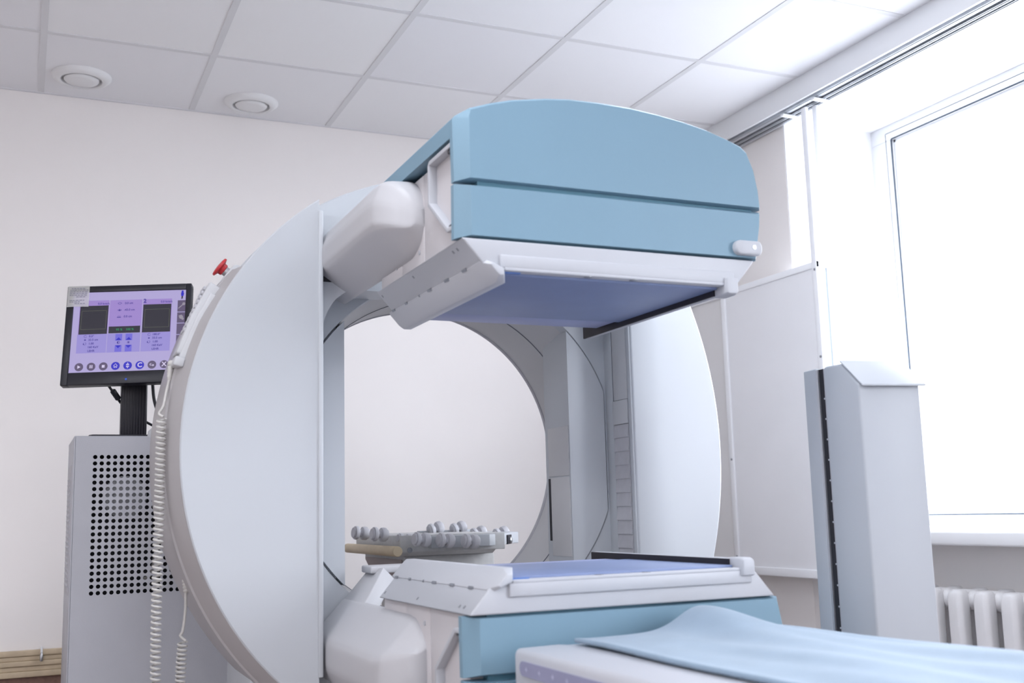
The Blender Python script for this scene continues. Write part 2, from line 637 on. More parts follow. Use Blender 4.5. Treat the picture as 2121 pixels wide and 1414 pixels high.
# slot: frame strip, dark gap, plates and bellows on the inner side face
b = nb(); box(b, XR-.003, XR+.01, 2.918, 2.968, 0.50, 1.85); obj('slot_frame', b, M['gantry'], SC, bevel=.002)
b = nb(); box(b, XR-.001, XR+.005, 2.826, 2.918, 0.50, 1.80); obj('slot_backing', b, M['joint'], SC)
b = nb(); box(b, XR-.004, XR+.002, 2.8275, 2.910, 1.3195, 1.80); obj('slot_cover', b, M['gantry_grey'], SC, bevel=.001)
b = nb(); box(b, XR-.006, XR+.002, 2.829, 2.917, 1.247, 1.318); obj('slot_cover', b, M['gantry_grey'], SC, bevel=.001)
b = nb()
z = 1.2455
pitch = 0.0405
pl = []
while z > 0.5:
    pl += [(XR-.0025, z), (XR-.0080, z-pitch+.004), (XR-.0075, z-pitch+.0015), (XR-.0030, z-pitch+.0008)]
    z -= pitch
pl2 = pl + [(XR+.004, z), (XR+.004, 1.2455)]
prism(b, pl2, 'y', 2.829, 2.914)
obj('bellows', b, M['bellow'], SC)
# bridge plate at the top between the two panels, with a rounded lower left corner
fil = []
for i in range(13):
    t_ = PI - (PI/2)*i/12
    fil.append((0.812+0.100*math.cos(t_), 1.440+0.162*math.sin(t_)))
b = nb()
prism(b, [(XE, 1.803), (XE, 1.40), (0.712, 1.40)] + fil + [(XR+.02, 1.602), (XR+.02, 1.803)], 'y', 2.842, 2.958)
obj('bridge_plate', b, M['gantry'], SC, smooth=30)
b = nb()
prism(b, [(.714, 1.62), (.714, 1.722), (.735, 1.748), (.775, 1.785), (.797, 1.797), (.82, 1.79), (.86, 1.70), (.86, 1.62)], 'y', 2.840, 2.85)
obj('arm_slot', b, M['dark'], SC)
# ring body: front face with round opening cut flat at the sides, tapered bore
N = 144
def inner(r, flat):
    P = []
    for i in range(N):
        a = 2*PI*i/N
        x, z = r*math.cos(a), r*math.sin(a)
        x = max(-flat, min(flat, x))
        P.append((x, z))
    return P
def ringpl(P, y):
    return [(CX+p[0], y, CZ+p[1]) for p in P]
def circ(r):
    return [(r*math.cos(2*PI*i/N), r*math.sin(2*PI*i/N)) for i in range(N)]
b = nb()
R_ = [ringpl(circ(.790), 3.30), ringpl(circ(.806), 3.26), ringpl(circ(.808), 2.966), ringpl(circ(.804), 2.962), ringpl(inner(.508, .4735), 2.962), ringpl(inner(.506, .4725), 2.965), ringpl(inner(.503, .4725), 3.00)]
loft(b, R_, cap0=False, cap1=False)
obj('ring_front', b, M['gantry'], SC, smooth=30)
b = nb()
R_ = [ringpl(circ(.503), 2.998), ringpl(circ(.476), 3.148), ringpl(circ(.4725), 3.362), ringpl(circ(.478), 3.368), ringpl(circ(.505), 3.368), ringpl(circ(.505), 3.36), ringpl(circ(.70), 3.33), ringpl(circ(.790), 3.30)]
loft(b, R_, cap0=False, cap1=False)
obj('bore_liner', b, M['bore'], SC, smooth=30)
# joint line and rear edging inside the bore
b = nb()
loft(b, [ringpl(circ(r), y) for y, r in ((3.148, .4775), (3.1478, .4745), (3.1512, .4743), (3.152, .4775))], cap0=False, cap1=False)
obj('bore_joint', b, M['joint'], SC)
b = nb()
loft(b, [ringpl(circ(r), y) for y, r in ((3.350, .474), (3.352, .470), (3.366, .470), (3.372, .474), (3.372, .50))], cap0=False, cap1=False)
obj('bore_edging', b, M['bellow'], SC, smooth=30)
# chord bars left and right inside the opening
def chord(xi, xo, r, y0, y1, sgn):
    n = 20
    za = math.sqrt(r*r-xi*xi)
    zb = math.sqrt(r*r-xo*xo)
    A = [(xi, -za+2*za*i/n) for i in range(n+1)]
    Bq = []
    t0 = math.asin(za/r); t1 = math.asin(zb/r)
    for i in range(1, n):
        t_ = t0+(t1-t0)*i/n
        Bq.append((r*math.cos(t_), r*math.sin(t_)))
    Bq += [(xo, zb), (xo, -zb)]
    for i in range(1, n):
        t_ = t1+(t0-t1)*i/n
        Bq.append((r*math.cos(t_), -r*math.sin(t_)))
    return [(CX+sgn*p[0], CZ+p[1]) for p in A+Bq]
for s in (1, -1):
    b = nb()
    P = chord(.347, .4685, .5015, 2.957, 3.13, s)
    P2 = [(CX+(p[0]-CX)*.985 if abs(p[0]-CX) > .35 else p[0], CZ+(p[1]-CZ)*.955) for p in P]
    loft(b, [[(p[0], 2.957, p[1]) for p in P], [(p[0], 3.0, p[1]) for p in P], [(p[0], 3.125, p[1]) for p in P2]])
    obj('bore_bar', b, M['gantry'], SC, smooth=25)
    b = nb()
    P = chord(.37, .4718, .5050, 0, 0, s)
    prism(b, P, 'y', 2.964, 2.968)
    obj('bar_joint', b, M['joint'], SC)
# plates on the visible inner face of the right bar
b = nb(); box(b, CX+.3445, CX+.350, 2.965, 3.103, 1.100, 1.249); obj('access_plate', b, M['bore'], SC, bevel=.001)
b = nb(); box(b, CX+.3460, CX+.350, 3.085, 3.110, 0.905, 1.094); obj('access_slit', b, M['dark'], SC)
b = nb(); box(b, CX+.3447, CX+.350, 2.965, 3.092, 0.86, 1.096); obj('access_plate', b, M['bore'], SC, bevel=.001)
# base under the ring
b = nb()
box(b, 0.553, 1.75, 2.93, 3.28, 0, 0.66)
obj('base', b, M['gantry'], SC, bevel=.008)
# emergency stop on the upper left rim
ang = math.atan2(0.498, -0.675)
d = Vector((math.cos(ang), 0, math.sin(ang)))
c0 = Vector((CX, 3.0, CZ)) + d*.800
b = nb()
tn = Vector((-d.z, 0, d.x))
prism(b, [((Vector((CX, 0, CZ))+d*r+tn*s_).x, (Vector((CX, 0, CZ))+d*r+tn*s_).z) for r, s_ in ((.79, -.03), (.79, .05), (.824, .045), (.824, -.02), (.815, -.03))], 'y', 2.97, 3.06)
obj('button_housing', b, M['gantry_grey'], SC, bevel=.004)
b = nb(); lathe(b, c0+d*.012, d, [(0, .013), (.02, .013), (.021, .009), (.026, .009)], 20)
bt = obj('emergency_button', b, M['steel'], SC, smooth=30)
b = nb(); lathe(b, c0+d*.030, d, [(0, .010), (.004, .016), (.012, .017), (.016, .028), (.019, .0285), (.022, .027), (.024, .018), (.025, .001)], 28)
obj('button_cap', b, M['red'], bt, smooth=40)

# ------------------------------------------------------------------ detector heads (built once, mirrored up/down about the bore axis)
HP = [(.784, .373), (.785, .489), (.786, .493), (.784, .627), (.790, .634), (.816, .648), (.862, .664), (.909, .677), (.99, .691), (1.046, .697), (1.116, .699),
      (1.197, .697), (1.265, .691), (1.333, .682), (1.394, .670), (1.45, .654), (1.488, .641), (1.504, .628), (1.52, .584), (1.529, .536), (1.5315, .495),
      (1.530, .489), (1.527, .452), (1.512, .373)]


def chaikin(poly, it=3, t=.14):
    for _ in range(it):
        out = []
        n = len(poly)
        for i in range(n):
            p, q = poly[i], poly[(i+1) % n]
            out.append((p[0]+(q[0]-p[0])*t, p[1]+(q[1]-p[1])*t))
            out.append((q[0]+(p[0]-q[0])*t, q[1]+(p[1]-q[1])*t))
        poly = out
    return poly


def smoothpath4(S, k=4):
    out = []
    for i in range(len(S)-1):
        for j in range(k):
            t = j/k
            p1, p2 = S[i], S[i+1]
            p0 = S[i-1] if i > 1 else tuple(2*a_-b_ for a_, b_ in zip(p1, p2))
            p3 = S[i+2] if i+2 < len(S) else tuple(2*a_-b_ for a_, b_ in zip(p2, p1))
            if i < 2:
                out.append(tuple(a_+(b_-a_)*t for a_, b_ in zip(p1, p2)))
            else:
                out.append(tuple(0.5*((2*b_)+(c_-a_)*t+(2*a_-5*b_+4*c_-d_)*t*t+(3*b_-a_-3*c_+d_)*t**3) for a_, b_, c_, d_ in zip(p0, p1, p2, p3)))
    out.append(S[-1])
    return out


def head(s):
    zc = CZ
    Z = lambda h: zc + s*h
    up_ = s > 0
    # inner core / body between the covers
    b = nb()
    loft(b, [[(p[0], y, Z(p[1])) for p in [(.832, .372), (.832, .60), (.95, .665), (1.16, .68), (1.36, .66), (1.49, .62), (1.512, .49), (1.500, .372)]] for y in (2.014, 2.60)])
    core = obj('detector_head', b, mat('teal_core', (0.09, 0.21, 0.28), 0.6, var=0), SC)
    core['label'] = 'upper teal detector head' if up_ else 'lower teal detector head'

    def cover(name, lo, hi, left_open_to):
        def clip(h0, h1):
            out = []
            n = len(HP)
            for i in range(n):
                p, q = HP[i], HP[(i+1) % n]
                inp = h0 <= p[1] <= h1
                if inp:
                    out.append(p)
                for hh in (h0, h1):
                    if (p[1]-hh)*(q[1]-hh) < 0:
                        t_ = (hh-p[1])/(q[1]-p[1])
                        out.append((p[0]+(q[0]-p[0])*t_, hh, abs(p[1]-hh)))
            # order crossings along the outline
            return [(p[0], p[1]) for p in out]
        P = clip(lo, hi)
        cxm, chm = 1.157, (lo+hi)/2
        ringA, ringB = [], []
        for (x_, h_) in P:
            e = .007
            hx = h_ - e if h_ > hi-.002 else h_
            hx = h_ + e*.6 if h_ < lo+.004 else hx
            if h_ > .60:
                hx = h_ - .006
            xa = max(x_, .812) if x_ < .9 else x_-.006 if x_ > 1.45 else x_
            ringA.append((xa, 2.0, Z(hx)))
            ringB.append((x_, 2.026 if x_ < .80 else 2.009, Z(h_)))
        ringC = [(x_, 2.042, Z(h_)) for (x_, h_) in P]
        b = nb()
        loft(b, [ringA, ringB, ringC], cap1=True)
        # shell running back: right side and top
        Q = [p for p in P]
        if hi > .6:
            inn = [(1.50, lo)] if False else None
            back = [(x_, h_) for (x_, h_) in P if h_ > .588 or x_ > 1.0]
            # close with an inner line
            core_in = [(1.500, lo), (1.480, .60), (1.36, .640), (1.16, .660), (.95, .640), (.806, .590), (.784, .590)]
            poly = back + core_in
            poly = sorted_outline(back, core_in)
        else:
            back = [p for p in P if p[0] > 1.0]
            poly = back + [(1.480, lo), (1.480, hi)] if back[0][1] > back[-1][1] else back + [(1.480, hi), (1.480, lo)]
        prism(b, [(x_, Z(h_)) for x_, h_ in poly], 'y', 2.042, 2.56)
        o = obj(name, b, M['teal'], core, smooth=30)
        return o

    def sorted_outline(back, core_in):
        # back runs from the upper left clockwise to the lower right already (HP order)
        return back + core_in
    cover('upper_cover', .493, .75, True)
    cover('lower_cover', .373, .488, True)
    # warm grey left side plates
    b = nb()
    for (y0, y1) in ((2.040, 2.2655), (2.2685, 2.4235), (2.4265, 2.590)):
        box(b, .806, .845, y0, y1, min(Z(.374), Z(.580)), max(Z(.374), Z(.580)))
    pieces('side_plate', b, M['headgrey'], core, bevel=.002)
    b = nb()
    for (yy, hh) in ((2.30, .408), (2.40, .415), (2.465, .408)):
        lathe(b, (.8065, yy, Z(hh)), (-1, 0, 0), [(0, .0055), (.0025, .0055), (.003, .004)], 12)
    pieces('screw', b, M['headwhite'], core)
    # white collimator housing with bevelled sides
    b = nb()
    prof_ = [(.790, .371), (.838, .316), (.868, .3125), (1.446, .3125), (1.456, .318), (1.502, .371)]
    loft(b, [[(p[0], y, Z(p[1])) for p in prof_] for y in (1.999, 2.003, 2.585)])
    ch = obj('collimator_housing', b, M['headwhite'], core, bevel=.004)
    b = nb(); box(b, .872, 1.44, 1.993, 2.02, min(Z(.312), Z(.340)), max(Z(.312), Z(.340))); obj('front_lip', b, M['headwhite'], core, bevel=.003)
    b = nb(); box(b, .880, 1.425, 1.993, 2.585, min(Z(.307), Z(.314)), max(Z(.307), Z(.314))); obj('latch_frame', b, M['alu'] if False else M['headwhite'], core, bevel=.0015)
    b = nb()
    for xx in (1.075, 1.185):
        lathe(b, (xx, 2.003, Z(.3075)), (0, 0, -s), [(0, .009), (.0015, .009)], 16)
    pieces('latch_hole', b, M['screw'], core)
    for yy in (2.05, 2.075, 2.33, 2.565):
        b = nb()
        prism(b, [(.7985, Z(.3600)), (.8030, Z(.3549)), (.8045, Z(.3562)), (.8000, Z(.3613))], 'y', yy, yy+.005)
        obj('vent_slot', b, M['screw'], core)
    # blue pad
    b = nb(); box(b, .880, 1.408, 2.016, 2.462, min(Z(.302), Z(.310)), max(Z(.302), Z(.310))); obj('touch_pad', b, M['collim'], core, bevel=.002)
    b = nb(); box(b, .880, 1.400, 2.465, 2.570, min(Z(.304), Z(.310)), max(Z(.304), Z(.310))); obj('rear_pad', b, M['collim2'], core, bevel=.002)
    b = nb(); box(b, .883, .92, 2.004, 2.014, min(Z(.3045), Z(.3075)), max(Z(.3045), Z(.3075))); obj('blue_tab', b, mat('blue_tab', (0.10, 0.20, 0.50), 0.5, var=0), core)
    # left hinge rail
    b = nb()
    pr_ = [(.838, .332), (.8285, .3237), (.8590, .2895), (.866, .2835), (.886, .2835), (.886, .312)]
    loft(b, [[(p[0]*.5+.432, 1.985, Z(p[1]*.5+.154)) for p in pr_]] + [[(p[0], y, Z(p[1])) for p in pr_] for y in (2.008, 2.60)] + [[(p[0]*.7+.258, 2.62, Z(p[1]*.7+.094)) for p in pr_]])
    hr = obj('hinge_rail', b, M['headwhite'], core, bevel=.0015)
    for (y0, y1) in ((2.075, 2.10), (2.18, 2.205), (2.29, 2.315), (2.37, 2.375), (2.46, 2.475), (2.555, 2.575)):
        b = nb()
        prism(b, [(.8262, Z(.3243)), (.8295, Z(.3206)), (.8320, Z(.3230)), (.8290, Z(.3270))], 'y', y0, y1)
        obj('hinge_slot', b, M['screw'], core)
    # right black sensor bar
    b = nb()
    pr_ = [(1.411, .326), (1.411, .289), (1.416, .286), (1.440, .286), (1.446, .292), (1.446, .326)]
    loft(b, [[(p[0]*.8+.286, 1.985, Z(p[1]*.85+.046)) for p in pr_]] + [[(p[0], y, Z(p[1])) for p in pr_] for y in (1.997, 2.035)])
    prism(b, [(1.411, Z(.326)), (1.411, Z(.289)), (1.420, Z(.2875)), (1.424, Z(.292)), (1.424, Z(.326))], 'y', 2.03, 2.655)
    obj('sensor_bar', b, M['headwhite'], core, bevel=.0015)
    b = nb()
    pr_ = [(1.407, .326), (1.407, .2895), (1.413, .2895), (1.413, .326)]
    loft(b, [[(p[0], y, Z(p[1])) for p in pr_] for y in (2.03, 2.662)])
    obj('black_strip', b, M['blackgloss'], core)
    # handle frame on the left side
    hp = [(2.040, .584), (2.178, .583), (2.188, .574), (2.189, .484), (2.076, .398), (2.040, .397)]
    b = nb()
    n = len(hp)
    W = .010
    def off(poly, d_):
        res = []
        for i in range(n):
            p = Vector(poly[i])
            a_ = Vector(poly[max(i-1, 0)])
            c_ = Vector(poly[min(i+1, n-1)])
            t_ = (c_-a_).normalized()
            nn = Vector((-t_.y, t_.x))
            res.append(p + nn*d_)
        return res
    inn = off(hp, -W)
    rings = []
    for p, q in zip(hp, inn):
        rings.append([(.787, p[0], Z(p[1])), (.787, q[0], Z(q[1])), (.808, q[0], Z(q[1])), (.808, p[0], Z(p[1]))])
    loft(b, rings)
    obj('handle', b, M['headwhite'], core, bevel=.003)
    b = nb()
    for hh in (.574, .412):
        box(b, .789, .808, 2.040, 2.068, min(Z(hh), Z(hh-.010)), max(Z(hh), Z(hh-.010)))
    pieces('handle_pivot', b, M['black'], core, bevel=.001)
    # support arm
    secs = [(2.95, .706, .472, .530, .588, .412), (2.40, .706, .472, .530, .588, .406), (2.350, .709, .470, .528, .587, .407), (2.315, .724, .466, .520, .576, .418), (2.288, .748, .460, .508, .552, .434),
            (2.274, .770, .458, .496, .526, .452), (2.268, .785, .468, .488, .504, .466)]
    if not up_:
        secs = [(2.95, .716, .485, .555, .600, .405), (2.40, .716, .485, .555, .600, .405), (2.36, .720, .48, .55, .60, .410), (2.325, .742, .475, .54, .58, .430),
                (2.300, .766, .47, .52, .56, .455), (2.292, .780, .47, .51, .54, .468)]
    b = nb()
    rings = []
    P_ = smoothpath4(secs)
    for (y, xl, h1, h2, ht, hb) in P_:
        poly = [(xl, h1), (xl, h2), (xl+(.815-xl)*.22, ht-.004), (.815, ht), (.815, hb-(.012 if not up_ else .004)), (.800, hb-(.006 if not up_ else 0)), (xl+(.800-xl)*.62, hb+(h1-hb)*.36)]
        rings.append([(p[0], y, Z(p[1])) for p in chaikin(poly)])
    loft(b, rings)
    obj('support_arm', b, M['arm'], core, smooth=60)
    if up_:
        # white tag with key hole at the lower right of the front cover
        b = nb()
        P = [(1.484-.026+.014*math.cos(a_), .397+.0165*math.sin(a_)) for a_ in [PI/2+PI*i/8 for i in range(9)]] + [(1.484+.022+.010*math.cos(a_), .397+.0165*math.sin(a_)) for a_ in [-PI/2+PI*i/8 for i in range(9)]]
        prism(b, [(p[0], Z(p[1])) for p in P], 'y', 1.985, 2.01)
        tg = obj('cover_catch', b, M['headwhite'], core, bevel=.004)
        b = nb(); lathe(b, (1.493, 1.987, Z(.398)), (0, -1, 0), [(0, .006), (.003, .006)], 14); obj('key_hole', b, M['screw'], core)
    else:
        # web and ledge tying the lower arm to the ring
        b = nb()
        A_ = [(.784, 2.74, .752), (.800, 2.755, .769), (.882, 2.84, .861), (.882, 2.955, .861), (.784, 2.955, .752)]
        loft(b, [[(p[0], p[1], p[2]) for p in A_], [(p[0]+.03, p[1], p[2]-.03) for p in A_]])
        obj('arm_web', b, M['arm'], core, bevel=.003)
        b = nb()
        box(b, .855, 1.06, 2.865, 2.955, .845, .864)
        obj('arm_bracket', b, M['arm'], core, bevel=.004)
    return core


head(1)
head(-1)

# ------------------------------------------------------------------ hand control in its holder, coiled cords
def onrim(deg, r, y):
    a_ = math.radians(deg)
    return Vector((CX+r*math.cos(a_), y, CZ+r*math.sin(a_)))


HC = thing('hand_control', 'grey hand control pendant with coiled cord clipped to the upper left rim of the scanner', 'hand control', onrim(160, .85, 2.92))
A0, A1 = 149.2, 163.2
b = nb()
rings = []
for i in range(9):
    f = i/8
    a_ = A0+(A1-A0)*f
    ro, ri = .852, .805
    if i == 0:
        ro = .848
    if i == 8:
        ro = .846
    rings.append([onrim(a_, ro, 2.862), onrim(a_, ro, 2.95), onrim(a_, ri, 2.95), onrim(a_, ri, 2.862)])
# straighten the pendant: chord instead of arc
P0, P1 = rings[0], rings[-1]
rings = [[P0[k].lerp(P1[k], f) for k in range(4)] for f in (0, .06, .5, .94, 1)]
for k in range(4):
    rings[2][k] = rings[2][k] + (Vector((CX, 0, CZ))-Vector((rings[2][k].x, 0, rings[2][k].z))).normalized()*(-.006)
loft(b, rings)
obj('pendant_body', b, M['gantry_grey'], HC, bevel=.005)
b = nb()
dv = (P1[0]-P0[0])
nrm = Vector((dv.z, 0, -dv.x)).normalized()
if nrm.dot(P0[0]-Vector((CX, 2.862, CZ))) < 0:
    nrm = -nrm
for i in range(10):
    c_ = P0[0].lerp(P1[0], .10+.065*i) + Vector((0, .014, 0)) + nrm*.002
    for yy in (0, .022, .044):
        lathe(b, c_+Vector((0, yy, 0)), nrm, [(0, .006), (.005, .006), (.006, .004)], 10)
pieces('push_button', b, M['bellow'], HC)
b = nb()
rings = []
for a_, ro in ((151, .832), (156, .834), (163, .836), (165.5, .836)):
    rings.append([onrim(a_, ro, 2.852), onrim(a_, ro, 2.97), onrim(a_, .805, 2.97), onrim(a_, .805, 2.852)])
loft(b, rings)
obj('holder', b, M['gantry_grey'], HC, bevel=.004)
b = nb()
box_c = onrim(164.6, .86, 3.0)
rings = []
for a_ in (163.9, 165.6):
    rings.append([onrim(a_, .846, 2.842), onrim(a_, .846, 2.97), onrim(a_, .82, 2.97), onrim(a_, .82, 2.842)])
loft(b, rings)
obj('holder_lip', b, M['gantry_grey'], HC, bevel=.004)


def coil(path, r, turns, wire):
    P = smoothpath(path, 40)
    L = [0]
    for p, q in zip(P[:-1], P[1:]):
        L.append(L[-1]+(q-p).length)
    n = turns*14
    out = []
    for i in range(n+1):
        s_ = L[-1]*i/n
        k = max(j for j in range(len(L)) if L[j] <= s_+1e-9)
        k = min(k, len(P)-2)
        t_ = (s_-L[k])/max(1e-9, L[k+1]-L[k])
        c_ = P[k].lerp(P[k+1], t_)
        a_ = 2*PI*i/14
        out.append(c_ + Vector((r*math.cos(a_), r*math.sin(a_), 0)))
    return out


b = nb()
lathe(b, (.341, 2.90, 1.402), (-.10, -.1, -1), [(0, .006), (.004, .009), (.012, .009), (.014, .0065), (.018, .0085), (.022, .0065), (.026, .0085), (.030, .0065), (.034, .008), (.038, .006), (.042, .0075), (.046, .0055), (.052, .0045)], 12)
tube(b, smoothpath([(.336, 2.895, 1.352), (.327, 2.875, 1.32), (.319, 2.86, 1.282), (.309, 2.86, 1.262), (.319, 2.852, 1.254)], 6), .0036, 8)
cp = coil([(.3145, 2.858, 1.25), (.314, 2.858, 1.09), (.313, 2.858, .92), (.313, 2.858, .71), (.317, 2.858, .46)], .0106, 60, .003)
tube(b, cp, .0028, 6)
obj('coiled_cord', b, M['cord'], HC, smooth=60)

t = thing('plugged_cord', 'short coiled cream cord plugged into the lower left rim of the scanner', 'cord', (.392, 2.93, .84))
b = nb()
lathe(b, (.388, 2.94, .870), (.10, 0, -1), [(0, .002), (.02, .007), (.026, .0085), (.029, .0065), (.033, .0085), (.037, .0065), (.041, .0085), (.045, .006), (.049, .0075), (.054, .005)], 12)
obj('plug', b, M['cord'], t, smooth=40)
b = nb()
tube(b, smoothpath([(.392, 2.94, .82), (.391, 2.935, .77), (.385, 2.93, .725), (.380, 2.93, .712), (.392, 2.925, .700)], 8), .0036, 8)
cp = coil([(.385, 2.93, .697), (.381, 2.93, .60), (.378, 2.93, .44)], .0106, 24, .003)
tube(b, cp, .0029, 6)
obj('coiled_wire', b, M['cord'], t, smooth=60)

# ------------------------------------------------------------------ perforated cabinet
CB = thing('electronics_cabinet', 'tall grey cabinet with round ventilation holes behind the left of the scanner', 'cabinet', (.42, 3.8, 0))
x0, x1, y0, y1, zt = .144, .70, 3.60, 4.02, 1.26
# front sheet with real holes
hx0, hz1 = .205, 1.1955
dx, dz = .01925, .01942
nx, nz = 16, 22
b = nb()
gx0, gx1 = hx0-dx/2, hx0+dx*(nx-.5)
gz1, gz0 = hz1+dz/2, hz1-dz*(nz-.5)
def sheetquad(xa, xb, za, zb):
    v = [b.verts.new(p) for p in ((xa, y0, za), (xb, y0, za), (xb, y0, zb), (xa, y0, zb))]
    b.faces.new(v)
sheetquad(x0+.004, gx0, 0.02, zt-.003); sheetquad(gx1, x1, 0.02, zt-.003)
sheetquad(gx0, gx1, gz1, zt-.003); sheetquad(gx0, gx1, 0.02, gz0)
RH = .0064
for i in range(nx):
    for j in range(nz):
        cx, cz = hx0+i*dx, hz1-j*dz
        nn = 12
        outr, innr, inb = [], [], []
        for k in range(nn):
            a_ = 2*PI*(k+.5)/nn
            ca, sa = math.cos(a_), math.sin(a_)
            m_ = max(abs(ca)/(dx/2), abs(sa)/(dz/2))
            ox, oz = ca/m_, sa/m_
            outr.append(b.verts.new((cx+ox, y0, cz+oz)))
            innr.append(b.verts.new((cx+RH*ca, y0, cz+RH*sa)))
            inb.append(b.verts.new((cx+RH*ca, y0+.0025, cz+RH*sa)))
        for k in range(nn):
            l = (k+1) % nn
            b.faces.new((outr[k], outr[l], innr[l], innr[k]))
            b.faces.new((innr[k], innr[l], inb[l], inb[k]))
        # corner fill
        for sx, sz in ((1, 1), (-1, 1), (-1, -1), (1, -1)):
            cand = [v for v in outr]
            cr = Vector((cx+sx*dx/2, y0, cz+sz*dz/2))
            cand.sort(key=lambda v: (v.co-cr).length)
            try:
                b.faces.new((cand[0], cand[1], b.verts.new(cr)))
            except ValueError:
                pass
bmesh.ops.remove_doubles(b, verts=b.verts[:], dist=1e-5)
bmesh.ops.recalc_face_normals(b, faces=b.faces[:])
if sum(f.normal.y for f in b.faces) > 0:
    bmesh.ops.reverse_faces(b, faces=b.faces[:])
obj('perforated_front', b, M['cabinet'], CB)
b = nb()
t_ = .004
box(b, x0, x0+t_, y0, y1, 0.02, zt)
box(b, x1-t_, x1, y0+.002, y1, 0.02, zt)
box(b, x0, x1, y1-t_, y1, 0.02, zt)
box(b, x0, x1, y0, y1, zt-t_, zt)
box(b, x0, x1, y0, y1, 0.0, 0.02)
obj('body', b, M['cabinet'], CB, bevel=.003)
# what shows inside through the holes: a pale fan disc and dark chassis
b = nb(); box(b, x0+.02, x1-.02, y0+.085, y0+.10, .05, zt-.03); obj('inner_chassis', b, M['dark'], CB)
b = nb(); lathe(b, (.30, y0+.07, 1.075), (0, 1, 0), [(0, .058), (.006, .066), (.014, .066)], 40); obj('fan_grille', b, M['headwhite'], CB, smooth=40)
b = nb(); tube(b, smoothpath([(.385, y0+.05, 1.16), (.40, y0+.05, 1.0), (.385, y0+.05, .85), (.36, y0+.05, .82)], 10), .006, 8); obj('inner_cable', b, M['cord'], CB, smooth=60)
# louvre grille on the left side
b = nb()
box(b, x0-.002, x0+.001, 3.70, 3.92, .78, 1.175)
fs = obj('vent_frame', b, M['bellow'], CB)
b = nb()
z = 1.14
while z > .80:
    prism(b, [(x0-.002, z), (x0-.0045, z-.003), (x0-.0045, z-.006), (x0-.002, z-.012)], 'y', 3.715, 3.905)
    z -= .0165
obj('vent_louvres', b, M['cabinet'], CB)

# ------------------------------------------------------------------ monitor
psi, tl, rho = math.radians(20.263), math.radians(10.6715), math.radians(1.0643)
MC = Vector((.2974, 3.7321, 1.6031))
MN = Vector((-math.sin(psi)*math.cos(tl), -math.cos(psi)*math.cos(tl), math.sin(tl)))
MU = Vector((math.cos(psi), -math.sin(psi), 0))
MV = MN.cross(MU)
MU, MV = MU*math.cos(rho)+MV*math.sin(rho), -MU*math.sin(rho)+MV*math.cos(rho)
MW, MH = .40, .34


def mp3(u, v, d=0.0):
    return MC + MU*((u-.5)*MW) + MV*((v-.5)*MH) + MN*d


MON = thing('monitor', 'black flat monitor with a purple control screen on a stand over the cabinet', 'monitor', (.33, 3.80, 1.26))
def slab(bm, u0, u1, v0, v1, d0, d1, mi=0):
    loft(bm, [[mp3(u0, v0, d), mp3(u1, v0, d), mp3(u1, v1, d), mp3(u0, v1, d)] for d in (d0, d1)], mi=mi)


su0, su1, sv0, sv1 = .055, .957, .122, .940
b = nb()
slab(b, 0, su0, 0, 1, -.03, 0); slab(b, su1, 1, 0, 1, -.03, 0)
slab(b, su0, su1, 0, sv0, -.03, 0); slab(b, su0, su1, sv1, 1, -.03, 0)
slab(b, .0, 1, .0, 1, -.032, -.028)
loft(b, [[mp3(u, v, d) for u, v in ((a_, a_), (1-a_, a_), (1-a_, 1-a_), (a_, 1-a_))] for d, a_ in ((-.03, .01), (-.055, .05), (-.07, .2))])
mb = obj('casing', b, M['black'], MON, bevel=.0015)
b = nb()
for i in range(34):
    v = .35+.63*i/34
    slab(b, .9995, 1.0035, v, v+.010, -.027, -.004)
obj('side_grille', b, mat('grille_grey', (.09, .09, .10), .5, var=0), mb)
b = nb(); slab(b, su0-.001, su1+.001, sv0-.001, sv1+.001, -.012, -.006); scr = obj('screen', b, SE['bg'], MON)
b = nb()
c_ = mp3(.515, .04, .0004)
lathe(b, c_, MN, [(0, .0035), (.0008, .0032)], 12); obj('power_light', b, emat('blue_led', (0.02, 0.09, .6)), mb)
D = -.0052


def srect(bm, u0, u1, v0, v1, d):
    vs = [bm.verts.new(mp3(u, v, d)) for u, v in ((u0, v0), (u1, v0), (u1, v1), (u0, v1))]
    bm.faces.new(vs)


def spoly(bm, pts, d):
    bm.faces.new([bm.verts.new(mp3(u, v, d)) for u, v in pts])


def sdisc(bm, u, v, r, d, n=28):
    spoly(bm, [(u+r/MW*math.cos(2*PI*i/n), v+r/MH*math.sin(2*PI*i/n)) for i in range(n)], d)


def line(bm, p, q, w, d):
    P, Q = mp3(*p, d), mp3(*q, d)
    t_ = (Q-P).normalized()
    nn = MN.cross(t_)*w/2
    bm.faces.new([bm.verts.new(x_) for x_ in (P-nn, Q-nn, Q+nn, P+nn)])


def stext(bm, s_, u, v, size, align='CENTER', d=-.0042, bold=.0):
    text_bm(bm, s_, size, mp3(u, v, d), MU, MV, MN, 0, align, bold=bold)


def sobj(name, bm, k):
    return obj(name, bm, SE[k], scr)


def sobjs(name, bm, k):
    return pieces(name, bm, SE[k], scr)


